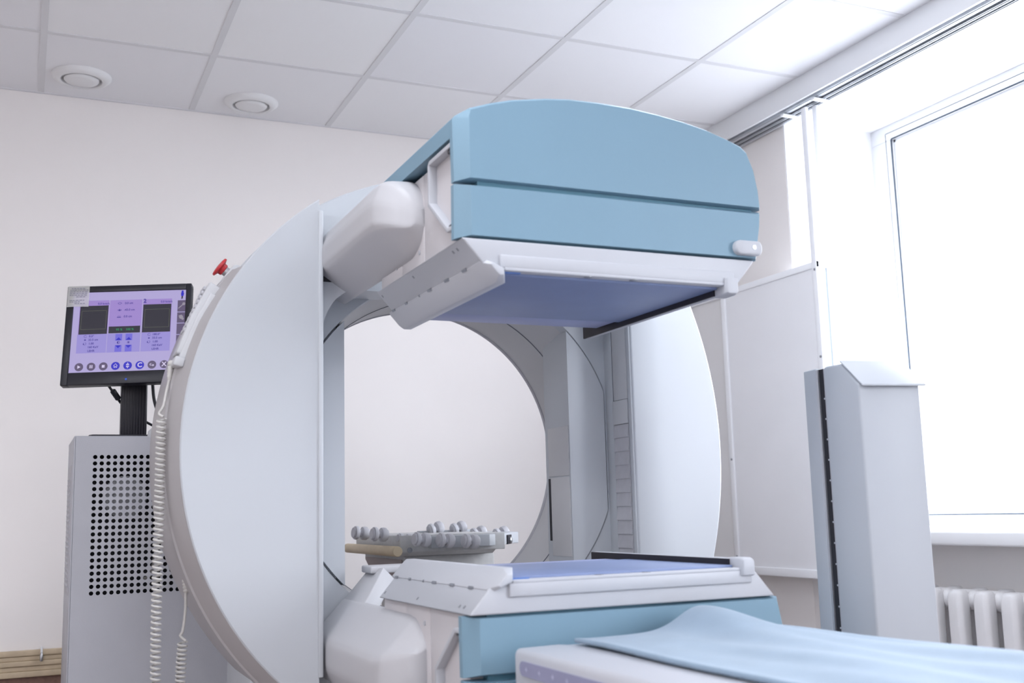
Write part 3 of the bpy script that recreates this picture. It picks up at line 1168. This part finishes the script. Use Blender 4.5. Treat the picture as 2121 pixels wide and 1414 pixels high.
b = nb()
srect(b, .105, .339, .508, .854, D); srect(b, .346, .605, .58, .852, D); srect(b, .614, .845, .508, .852, D)
sobjs('lilac_panel', b, 'lav')
b = nb()
srect(b, .102, .337, .318, .508, D); srect(b, .342, .605, .317, .508, D); srect(b, .612, .844, .317, .510, D)
sobjs('reading_panel', b, 'lav2')
D2 = -.0049
b = nb()
srect(b, .110, .336, .508, .800, D2); srect(b, .615, .841, .510, .797, D2); srect(b, .348, .600, .511, .580, D2)
sobjs('image_window', b, 'black')
for (a0_, a1_, c0_, c1_) in ((.125, .322, .558, .747), (.631, .828, .560, .745)):
    b = nb()
    for p, q in (((a0_, c0_), (a1_, c0_)), ((a1_, c0_), (a1_, c1_)), ((a1_, c1_), (a0_, c1_)), ((a0_, c1_), (a0_, c0_))):
        line(b, p, q, .0011, -.0046)
    sobj('window_outline', b, 'line')
# menu column at the right
b = nb()
for v1_, v0_ in ((.830, .712), (.705, .597), (.590, .480), (.473, .366), (.360, .255)):
    srect(b, .892, .957, v0_, v1_, D2)
sobjs('menu_tile', b, 'grey')
b = nb()
line(b, (.898, .745), (.935, .785), .003, -.0045); sdisc(b, .942, .792, .005, -.0045)
sdisc(b, .925, .655, .0065, -.0045); line(b, (.905, .665), (.93, .675), .004, -.0045); sdisc(b, .938, .637, .004, -.0045)
sdisc(b, .915, .425, .0035, -.0045); line(b, (.900, .400), (.930, .412), .003, -.0045); line(b, (.915, .425), (.915, .445), .0025, -.0045)
sobj('menu_symbols', b, 'light')
# round buttons
b = nb()
bu = [.134+.096*i for i in range(8)]
for i in (0, 1, 2, 6, 7):
    sdisc(b, bu[i], .180, .0137, D2)
sobjs('round_button', b, 'grey')
b = nb()
for i in (3, 4, 5):
    sdisc(b, bu[i], .180, .0137, D2)
sobjs('blue_button', b, 'blue')
b = nb()
d_ = -.0044
u_ = bu[0]; spoly(b, [(u_-.011, .197), (u_-.011, .163), (u_+.014, .180)], d_)
u_ = bu[1]; srect(b, u_-.011, u_-.003, .164, .196, d_); srect(b, u_+.003, u_+.011, .164, .196, d_)
u_ = bu[2]; srect(b, u_-.011, u_+.011, .166, .193, d_)
u_ = bu[3]
for p, q in (((-.015, .180), (0, .203)), ((0, .203), (.015, .180)), ((-.011, .184), (-.011, .162)), ((.011, .184), (.011, .162)), ((-.011, .163), (-.003, .163)), ((.011, .163), (.003, .163)), ((-.004, .163), (-.004, .176)), ((.004, .163), (.004, .176)), ((-.004, .175), (.004, .175))):
    line(b, (u_+p[0], p[1]), (u_+q[0], q[1]), .0013, d_)
u_ = bu[4]; srect(b, u_-.012, u_+.012, .184, .194, d_); srect(b, u_-.012, u_+.012, .166, .176, d_)
spoly(b, [(u_-.006, .197), (u_+.006, .197), (u_, .210)], d_); spoly(b, [(u_+.006, .163), (u_-.006, .163), (u_, .150)], d_)
stext(b, 'C', bu[5], .180, .022, d=d_, bold=.0006)
u_ = bu[6]
for p, q in (((-.015, .188), (-.015, .175)), ((-.015, .188), (-.004, .190)), ((-.015, .175), (.010, .175))):
    line(b, (u_+p[0], p[1]), (u_+q[0], q[1]), .0018, d_)
spoly(b, [(u_+.006, .187), (u_+.006, .163), (u_+.019, .175)], d_)
stext(b, 'X', bu[7], .180, .021, d=d_, bold=.0006)
sobj('button_symbols', b, 'white')
# arrows
b = nb()
for u_ in (.433, .514):
    srect(b, u_-.027, u_+.027, .436, .502, D2); srect(b, u_-.027, u_+.027, .322, .388, D2)
sobjs('arrow_button', b, 'btn')
b = nb()
for u_ in (.433, .514):
    spoly(b, [(u_-.024, .438), (u_+.024, .438), (u_, .468)], -.0045); spoly(b, [(u_+.024, .386), (u_-.024, .386), (u_, .357)], -.0045)
sobjs('arrow_mark', b, 'blue')
# writing on the screen
b = nb()
S1 = .0098
for s_, u_, v_ in (('0.0 kcts/s', .296, .818), ('0.0 kcts/s', .802, .820), ('0.0 cm', .499, .816), ('-43.0 cm', .505, .747), ('0.0 cm', .496, .679),
                   ('0.0°', .216, .486), ('33.5 cm', .232, .450), ('1.00', .217, .412), ('160 KeV', .233, .376), ('LEHR', .220, .338),
                   ('180.0°', .733, .486), ('33.5 cm', .740, .450), ('1.00', .726, .412), ('160 KeV', .741, .375), ('LEHR', .729, .338)):
    b = nb()
    stext(b, s_, u_, v_, S1, bold=.00022)
    sobj('screen_reading', b, 'ink')
b = nb()
stext(b, '2', .627, .832, .019, bold=.0007)
sobj('screen_reading', b, 'ink')
b = nb()
for ub in (.167, .675):
    # small symbols before the readings
    n = 16
    for i in range(n-2):
        a_, a2_ = 2*PI*i/n+.6, 2*PI*(i+1)/n+.6
        line(b, (ub+.0042/MW*math.cos(a_), .486+.0042/MH*math.sin(a_)), (ub+.0042/MW*math.cos(a2_), .486+.0042/MH*math.sin(a2_)), .0011, -.0043)
        line(b, (ub-.001+.0042/MW*math.cos(a_+1.5), .412+.0042/MH*math.sin(a_+1.5)), (ub-.001+.0042/MW*math.cos(a2_+1.5), .412+.0042/MH*math.sin(a2_+1.5)), .0011, -.0043)
    sdisc(b, ub-.010, .408, .002, -.0043)
    spoly(b, [(ub-.009, .450), (ub, .441), (ub+.009, .450), (ub, .459)], -.0043)
for i in range(14):
    a_, a2_ = 2*PI*i/14, 2*PI*(i+1)/14
    line(b, (.425+.0045/MW*math.cos(a_), .816+.0032/MH*math.sin(a_)), (.425+.0045/MW*math.cos(a2_), .816+.0032/MH*math.sin(a2_)), .0011, -.0043)
line(b, (.408, .818), (.416, .818), .0016, -.0043); line(b, (.434, .818), (.442, .818), .0016, -.0043)
line(b, (.410, .747), (.443, .747), .002, -.0043); line(b, (.426, .735), (.426, .759), .0022, -.0043); line(b, (.418, .740), (.434, .740), .0016, -.0043)
line(b, (.409, .673), (.441, .673), .0028, -.0043); line(b, (.418, .683), (.420, .689), .0016, -.0043); line(b, (.431, .683), (.433, .689), .0016, -.0043)
sdisc(b, .513, .414, .0028, -.0043)
for i in range(8):
    a_ = 2*PI*i/8
    line(b, (.513+.0034/MW*math.cos(a_), .414+.0034/MH*math.sin(a_)), (.513+.0055/MW*math.cos(a_), .414+.0055/MH*math.sin(a_)), .0009, -.0043)
for i in range(12):
    a_, a2_ = 2*PI*i/12, 2*PI*(i+1)/12
    line(b, (.433+.0042/MW*math.cos(a_), .415+.0042/MH*math.sin(a_)), (.433+.0042/MW*math.cos(a2_), .415+.0042/MH*math.sin(a2_)), .0012, -.0043)
spoly(b, [(.433, .415+.011)] + [(.433-.0036/MW*math.sin(PI*i/8), .415+.0036/MH*math.cos(PI*i/8)) for i in range(9)], -.0043)
sobj('screen_symbols', b, 'ink')
for s_, u_ in (('95 %', .433), ('100 %', .517)):
    b = nb()
    stext(b, s_, u_, .5455, .0105, bold=.0002)
    sobj('green_reading', b, 'green')
# little standing figure symbol
b = nb()
sdisc(b, .928, .922, .0036, -.0045)
spoly(b, [(.916, .910), (.922, .915), (.934, .915), (.940, .905), (.938, .880), (.932, .872), (.920, .872), (.916, .885)], -.0045)
sobj('figure_symbol', b, 'blue')
b = nb()
spoly(b, [(.921, .872), (.933, .872), (.932, .845), (.927, .842), (.926, .860), (.924, .842), (.919, .842)], -.0045)
sobj('figure_legs', b, 'black')
# stand
b = nb()
box(b, .290, .372, 3.790, 3.835, 1.272, 1.56)
obj('stand_column', b, M['black'], MON, bevel=.006)
b = nb()
for i in range(9):
    xx = .297+.0084*i
    box(b, xx, xx+.003, 3.788, 3.792, 1.275, 1.50)
obj('stand_ribs', b, M['blackgloss'], MON)
b = nb()
prism(b, [(.20, 3.70), (.42, 3.70), (.44, 3.74), (.44, 3.92), (.20, 3.92), (.19, 3.88), (.19, 3.72)], 'z', 1.260, 1.272)
obj('stand_foot', b, M['black'], MON, bevel=.003)

# note stuck over the monitor's top left corner
b = nb()
u0_, u1_, v0_, v1_ = .006, .178, .787, 1.003
vs = [[mp3(u0_+(u1_-u0_)*i/6, v0_+(v1_-v0_)*j/6, .0016+.0016*math.sin(i*.8)*(6-j)/6) for i in range(7)] for j in range(7)]
g = [[b.verts.new(p) for p in r] for r in vs]
for j in range(6):
    for i in range(6):
        b.faces.new((g[j][i], g[j][i+1], g[j+1][i+1], g[j+1][i]))
bmesh.ops.solidify(b, geom=b.faces[:], thickness=.0006)
nt_ = obj('paper_note', b, M['paper'])
tag(nt_, 'small white typed paper note stuck on the top left corner of the black monitor', 'note')
b = nb()
random.seed(3)
for j, (lw, x_) in enumerate(((.11, .03), (.13, .02), (.145, .018), (.12, .018), (.13, .018), (.075, .07), (0, 0), (.12, .018), (.07, .02), (.08, .06))):
    if lw:
        v = .975-.0175*j
        uu = u0_+x_
        while uu < u0_+x_+lw:
            wl = random.uniform(.010, .026)
            srect(b, uu, min(uu+wl, u1_-.008), v-.0045, v+.0035, .0042)
            uu += wl+.005
obj('typed_lines', b, M['ink'], nt_)

# cables of the monitor
def cable(label, pts, r, bead=None):
    b = nb()
    tube(b, smoothpath(pts, 10), r, 8)
    o = obj('monitor_cable', b, M['black'], smooth=60)
    tag(o, label, 'cable')
    if bead:
        b = nb()
        d_ = (Vector(bead[1])-Vector(bead[0])).normalized()
        L_ = (Vector(bead[1])-Vector(bead[0])).length
        lathe(b, bead[0], d_, [(0, .006), (.003, .0095), (L_-.003, .0095), (L_, .006)], 14)
        obj('ferrite_bead', b, M['black'], o, smooth=40)
    return o


cable('black cable with a ferrite bead hanging left of the monitor stand', [(.235, 3.775, 1.46), (.250, 3.79, 1.437), (.272, 3.80, 1.408), (.300, 3.84, 1.378), (.34, 3.86, 1.35), (.375, 3.85, 1.325), (.41, 3.84, 1.306), (.46, 3.82, 1.285)], .0042, ((.262, 3.796, 1.424), (.284, 3.812, 1.395)))
cable('black cable curving down right of the monitor stand', [(.384, 3.775, 1.47), (.386, 3.775, 1.44), (.392, 3.775, 1.39), (.408, 3.775, 1.345), (.44, 3.775, 1.30), (.48, 3.775, 1.276)], .0052)
b = nb()
lathe(b, (.402, 3.648, 1.2605), (0, 0, 1), [(0, .042), (.018, .040), (.030, .028), (.036, .001)], 24)
tag(obj('cable_gland', b, M['gantry_grey'], smooth=50), 'small grey domed cap on top of the cabinet behind the coiled cord', 'cap')

# small clip on the wall rail
b = nb()
xx = .096
box(b, xx-.004, xx+.004, YB-.028, YB-.002, .510, .535)
t = thing('rail_clip', 'small dark metal clip hooked over the wooden rail on the back wall', 'clip', (xx, YB-.02, .51))
obj('clip_hook', b, M['pvc'], t, bevel=.001)
b = nb(); lathe(b, (xx, YB-.028, .515), (0, -.1, -1), [(0, .003), (.005, .005), (.012, .006), (.028, .006), (.032, .004)], 12); obj('clip_lever', b, M['steel'], t, smooth=40)

# ------------------------------------------------------------------ pallet support behind the bore
PS = thing('pallet_support', 'grey roller table behind the scanner ring, seen through its opening', 'roller table', (1.36, 3.85, 0))
b = nb()
loft(b, [[(x_, y_, z_) for x_, y_ in P] for z_, P in (
    (.62, [(1.24, 3.60), (1.52, 3.60), (1.52, 4.02), (1.24, 4.02)]), (.785, [(1.24, 3.60), (1.52, 3.60), (1.52, 4.02), (1.24, 4.02)]),
    (.838, [(1.19, 3.60), (1.52, 3.60), (1.52, 4.06), (1.19, 4.06)]), (.856, [(1.19, 3.60), (1.52, 3.60), (1.52, 4.06), (1.19, 4.06)]))])
obj('support_box', b, M['table'], PS, bevel=.002)
b = nb()
prism(b, [(3.615, .845), (4.045, .845), (4.045, .836), (3.96, .79), (3.66, .79), (3.615, .836)], 'x', 1.186, 1.20)
obj('side_panel', b, M['tablebrown'], PS)
b = nb()
lathe(b, (1.184, 3.98, .808), (-1, 0, 0), [(0, .006), (.01, .006)], 10); obj('panel_knob', b, M['black'], PS)
b = nb(); box(b, 1.26, 1.50, 3.63, 4.0, 0, .63); obj('pedestal', b, M['table'], PS, bevel=.004)
# tray: left box, sloping front plate, wing
b = nb()
prism(b, [(1.155, 3.53), (1.52, 3.50), (1.52, 4.06), (1.155, 4.06)], 'z', .872, .928)
prism(b, [(3.53, .872), (4.06, .872), (4.06, .860), (3.56, .858)], 'x', 1.16, 1.50)
tr_ = obj('roller_tray', b, M['table'], PS, bevel=.003)
b = nb()
prism(b, [(1.245, 3.48), (1.455, 3.48), (1.520, 3.53), (1.60, 3.64), (1.66, 3.70), (1.68, 3.98), (1.30, 3.98)], 'z', .884, .924)
wg = obj('tray_wing', b, M['gantry'], PS, bevel=.003)
b = nb()
c_ = Vector((1.585, 3.616, .904))
d_ = Vector((.11, -.08, 0)).normalized()
t1 = Vector((.08, .11, 0)).normalized()
loft(b, [[c_+t1*a_+Vector((0, 0, h_))+d_*k for a_, h_ in ((-.030, -.020), (.030, -.020), (.030, .012), (-.030, .012))] for k in (-.01, .0035)])
lk = obj('lock_plate', b, M['black'], PS)
b = nb(); lathe(b, c_+d_*.003+Vector((0, 0, -.006)), d_, [(0, .011), (.006, .011), (.009, .007)], 14); obj('lock_bolt', b, M['steel'], lk, smooth=40)
b = nb()
lathe(b, (1.185, 3.523, .880), (0, -1, 0), [(0, .009), (.003, .009), (.003, .006), (.001, .005)], 14); obj('hex_screw', b, M['screw'], PS)
# pale wooden bumper rod along the tray's left side
b = nb(); lathe(b, (1.128, 3.475, .878), (0, 1, 0), [(0, .0150), (.003, .0170), (.60, .0170), (.603, .015)], 24); obj('bumper_rod', b, M['rod'], PS, smooth=40)


def roller(x_, y_, z_, r=.024, w=.058, tilt=.10):
    b = nb()
    ax = Vector((1, .12, -tilt))
    k = w/.058
    lathe(b, Vector((x_, y_, z_)) - ax*(w/2), ax, [(0, r*.72), (.002, r*.78), (.006*k, r*.78), (.0065*k, r*.95), (.014*k, r), (.019*k, r*.92), (.021*k, r*.5), (.032*k, r*.5), (.034*k, r*.92), (.040*k, r), (.050*k, r*.98), (.0505*k, r*.8), (w-.001, r*.75)], 22)
    obj('roller', b, M['roller'], PS, smooth=35)


for p in ((1.098, 3.80, .936), (1.105, 3.60, .933), (1.205, 3.46, .914), (1.285, 3.45, .909), (1.372, 3.445, .903)):
    roller(*p)
for p in ((1.40, 3.86, .942), (1.49, 3.86, .941), (1.545, 3.80, .922), (1.635, 3.80, .918)):
    roller(*p, tilt=-.25)
roller(1.18, 3.55, .918, r=.016)
b = nb()
box(b, 1.34, 1.56, 3.86, 3.90, .92, .935)
obj('rear_guide', b, M['gantry'], PS, bevel=.002)

# ------------------------------------------------------------------ sliding partition hung beside the window wall
PT = thing('partition_screen', 'white two-panel hanging partition with posts beside the window, right of the scanner', 'partition', (2.93, 4.0, .70))
XA, XB = 2.900, 2.965
YR, YM, YE = 3.459, 4.113, 4.655
b = nb(); box(b, XA+.006, XB-.004, YR+.01, YM-.005, .72, 1.94); obj('lower_panel', b, M['partition'], PT)
b = nb(); box(b, XA+.012, XB-.004, YM+.005, YE, .765, 1.94); obj('lower_panel', b, M['partition2'], PT)
def post(y0_, y1_, x0_, x1_, z0_, z1_):
    b = nb(); box(b, x0_, x1_, y0_, y1_, z0_, z1_)
    return obj('post', b, M['pframe'], PT, bevel=.003)
p1 = post(YR, YR+.030, XA, XA+.016, .705, 2.615)
p2 = post(YR-.002, YR+.022, XB-.012, XB+.004, .705, 2.630)
p3 = post(YM-.012, YM+.018, XA-.002, XA+.016, .70, 1.962)
post(YE-.03, YE, XA, XA+.016, .70, 2.615)
b = nb(); box(b, XA+.016, XB-.004, YR+.004, YR+.014, .72, 1.945); obj('end_panel', b, mat('end_panel_blue', (.40, .47, .57), .55, var=.005), PT)
b = nb(); box(b, XA+.001, XB, YR, YE, 1.938, 1.965); obj('top_rail', b, M['pframe'], PT, bevel=.002)
b = nb(); box(b, XA-.001, XB, YR, YM, .700, .735); obj('bottom_rail', b, M['pframe'], PT, bevel=.003)
b = nb(); box(b, XA+.004, XB, YM+.02, YE, .757, .768); obj('bottom_rail', b, M['pframe'], PT, bevel=.002)
for (yy, zz) in ((YR+.010, 1.930), (YR+.010, 1.575), (YR+.010, 1.12)):
    b = nb(); lathe(b, (XA, yy, zz), (-1, 0, 0), [(0, .005), (.003, .005), (.004, .003)], 12); obj('bolt', b, M['screw'], p1)
for zz in (1.20, .775):
    b = nb(); lathe(b, (XA-.002, YM-.002, zz), (-1, 0, 0), [(0, .005), (.003, .005), (.004, .003)], 12); obj('bolt', b, M['screw'], p3)

# ------------------------------------------------------------------ radiator under the window
RD = thing('radiator', 'white cast-iron sectional radiator under the window sill', 'radiator', (2.96, 2.4, .09))
NS = 9
pitchr = .1145
ztop, zbot = .690, .105
for i in range(NS):
    yc = 2.945 + .2290 - pitchr*i
    b = nb()
    for xf in (2.985, 3.085):
        zz = [(zbot, .6), (zbot+.012, .9), (zbot+.06, 1), (ztop-.075, 1), (ztop-.03, .98), (ztop-.010, .88), (ztop, .60)]
        rings = []
        for z_, k in zz:
            hx, hy = .029*k, .0335*k
            if z_ > ztop-.05:
                xf_ = xf + .012*(1-k)
            else:
                xf_ = xf
            rings.append([(xf_+hx*sx*cx_, yc+hy*sy*cy_, z_) for sx, sy, cx_, cy_ in ((-1, -1, .55, 1), (1, -1, .55, 1), (1, -1, 1, .6), (1, 1, 1, .6), (1, 1, .55, 1), (-1, 1, .55, 1), (-1, 1, 1, .6), (-1, -1, 1, .6))])
        loft(b, rings)
    for z_ in (ztop-.038, zbot+.04):
        box(b, 2.98, 3.09, yc-.026, yc+.026, z_-.022, z_+.030)
        lathe(b, (3.035, yc-pitchr/2, z_), (0, 1, 0), [(0, .030), (.018, .030), (.026, .036), (pitchr-.026, .036), (pitchr-.018, .030), (pitchr, .030)], 20)
    o = obj('section', b, M['rad'], RD, bevel=.006, seg=2, smooth=45)
b = nb()
for z_ in (.652, .145):
    tube(b, smoothpath([(3.035, 3.20, z_), (3.035, 3.35, z_), (3.06, 3.60, z_+.003), (3.085, 3.71, z_+.004)], 8), .012, 12)
obj('supply_pipe', b, M['rad'], RD, smooth=60)
b = nb(); lathe(b, (3.085, 3.708, 0.0), (0, 0, 1), [(0, .014), (.84, .014)], 14); obj('riser_pipe', b, M['rad'], RD, smooth=60)

# ------------------------------------------------------------------ column between bed and window
CO = thing('column_stand', 'tall pale grey column with a sloped cap and dark side slot, before the window', 'column', (1.86, 2.1, 0))
O = Vector((1.776, 2.0, 0))
ex = Vector((.988, -.156, 0)).normalized()
ey = Vector((.156, .988, 0)).normalized()


def cpt(a_, t_, z_):
    return O + ex*a_ + ey*t_ + Vector((0, 0, z_))


def cbox(bm, a0_, a1_, t0_, t1_, z0_, z1_):
    loft(bm, [[cpt(a0_, t0_, z_), cpt(a1_, t0_, z_), cpt(a1_, t1_, z_), cpt(a0_, t1_, z_)] for z_ in (z0_, z1_)])


CW = .163
b = nb()
# body in front of the slot: profile with sloped top, extruded across
prof_ = [(0, 0), (.150, 0), (.150, 1.330), (.072, 1.328), (0, 1.270)]
loft(b, [[cpt(a_, t_, z_) for t_, z_ in prof_] for a_ in (0, CW)])
obj('front_housing', b, M['column'], CO, bevel=.006)
b = nb(); cbox(b, 0, CW, .186, .245, 0, 1.330); obj('rear_housing', b, M['column'], CO, bevel=.003)
b = nb(); cbox(b, .005, CW-.01, .148, .188, 0, 1.326); sl = obj('slot', b, M['dark'], CO)
b = nb(); cbox(b, .001, .013, .178, .187, 0, 1.325); obj('slot_rail', b, M['alu'], CO)
b = nb(); cbox(b, .0035, .013, .152, .155, 0, 1.325); obj('slot_scale', b, M['bellow'], CO)
b = nb()
z_ = .30
while z_ < 1.30:
    cbox(b, .0025, .009, .153, .159, z_, z_+.004)
    z_ += .05
obj('scale_marks', b, M['headwhite'], CO)
b = nb()
A_ = [cpt(-.001, .072, 1.331), cpt(CW+.006, .072, 1.331), cpt(CW+.010, -.012, 1.264), cpt(.002, -.012, 1.264)]
B_ = [p + Vector((0, 0, .005)) for p in A_]
loft(b, [A_, B_])
obj('cap_plate', b, M['column'], CO, bevel=.0015)

# ------------------------------------------------------------------ patient bed in the foreground, with sheet
BD = thing('patient_bed', 'white patient table in the right foreground with a lavender control strip on its side', 'patient table', (1.14, .6, 0))
ZB = .745
bx0, bx1, by0, by1 = .857, 1.44, -1.4, 1.945
b = nb()
P = [(bx0, .640), (bx0, ZB-.012), (bx0+.004, ZB), (bx0+.09, ZB+.001), (bx0+.11, ZB-.001), (bx1-.07, ZB-.001), (bx1-.05, ZB+.001), (bx1, ZB), (bx1, .640), (bx1-.10, .600), (bx0+.10, .600)]
loft(b, [[(p[0], y_, p[1]) for p in P] for y_ in (by0, by1)])
obj('table_top', b, M['bed'], BD, bevel=.007, seg=3)
b = nb()
n = 10
sz0, sz1 = .700, .726
P = []
for i in range(n+1):
    a_ = -PI/2+PI*i/n
    P.append((1.915-.012+.012*math.cos(a_), (sz0+sz1)/2+.013*math.sin(a_)))
P += [(-.6, sz1), (-.6, sz0)]
prism(b, P, 'x', bx0-.003, bx0+.002)
st = obj('control_strip', b, M['strip'], BD)
b = nb()
for i in range(30):
    yy = 1.885-.055*i
    for d1, d2 in (((0, -.0035), (0, .0035)), ((-.0035, 0), (.0035, 0))):
        w = .0007
        box(b, bx0-.0036, bx0-.0028, yy+min(d1[0], d2[0])-w, yy+max(d1[0], d2[0])+w, .713+min(d1[1], d2[1])-w, .713+max(d1[1], d2[1])+w)
obj('strip_marks', b, M['stripdot'], st)
b = nb(); box(b, .98, 1.30, -1.0, .55, .10, .61); obj('pedestal', b, M['bed'], BD, bevel=.02)
b = nb(); box(b, .90, 1.38, -1.2, .75, 0, .10); obj('floor_plate', b, M['bed'], BD, bevel=.02)

# blue sheet lying on the table, far end rucked up
b = nb()
NX, NY = 60, 150
sx0, sx1 = .975, 1.435
sy0, sy1 = -1.3, 1.925
def sheet_z(fx, fy):
    # fx 0..1 across, fy 0 at the far end .. 1
    x_ = sx0+(sx1-sx0)*fx
    z_ = ZB + .0090
    # ruck near the far end right of the middle
    z_ += .046*math.exp(-((fx-.64)/.17)**2)*math.exp(-((fy-.006)/.050)**2)
    z_ += .005*math.exp(-((fx-.30)/.30)**2)*math.exp(-((fy-.03)/.05)**2)
    # long soft folds toward the near right
    z_ += .0045*(1+math.sin(9*fx+16*fy+2.2*math.sin(5*fy)))*min(1, fy*12)*min(1, fx*3)
    z_ += .0020*(1+math.sin(26*fx-21*fy+1.0))*min(1, fy*10)*math.exp(-((fy-.15)/.2)**2)*min(1, fx*3)
    # rolled thick hem along the left edge
    z_ += .002*math.exp(-(fx/.035)**2)
    return z_
g = []
for j in range(NY+1):
    fy = (j/NY)**1.5
    row = []
    for i in range(NX+1):
        fx = i/NX
        x_ = sx0+(sx1-sx0)*fx + .010*math.sin(fy*40)*0.3*(1-fx)
        y_ = sy1+(sy0-sy1)*fy - .012*math.sin(7*fx)*(1-fy)**8
        row.append(b.verts.new((x_, y_, sheet_z(fx, fy))))
    g.append(row)
for j in range(NY):
    for i in range(NX):
        b.faces.new((g[j][i], g[j+1][i], g[j+1][i+1], g[j][i+1]))
bmesh.ops.recalc_face_normals(b, faces=b.faces[:])
if b.faces[0].normal.z < 0:
    bmesh.ops.reverse_faces(b, faces=b.faces[:])
sh = obj('bed_sheet', b, M['sheet'], smooth=80)
md = sh.modifiers.new('thickness', 'SOLIDIFY')
md.thickness = .008
md.offset = -1
tag(sh, 'rumpled pale blue sheet lying along the white patient table in the foreground', 'sheet')
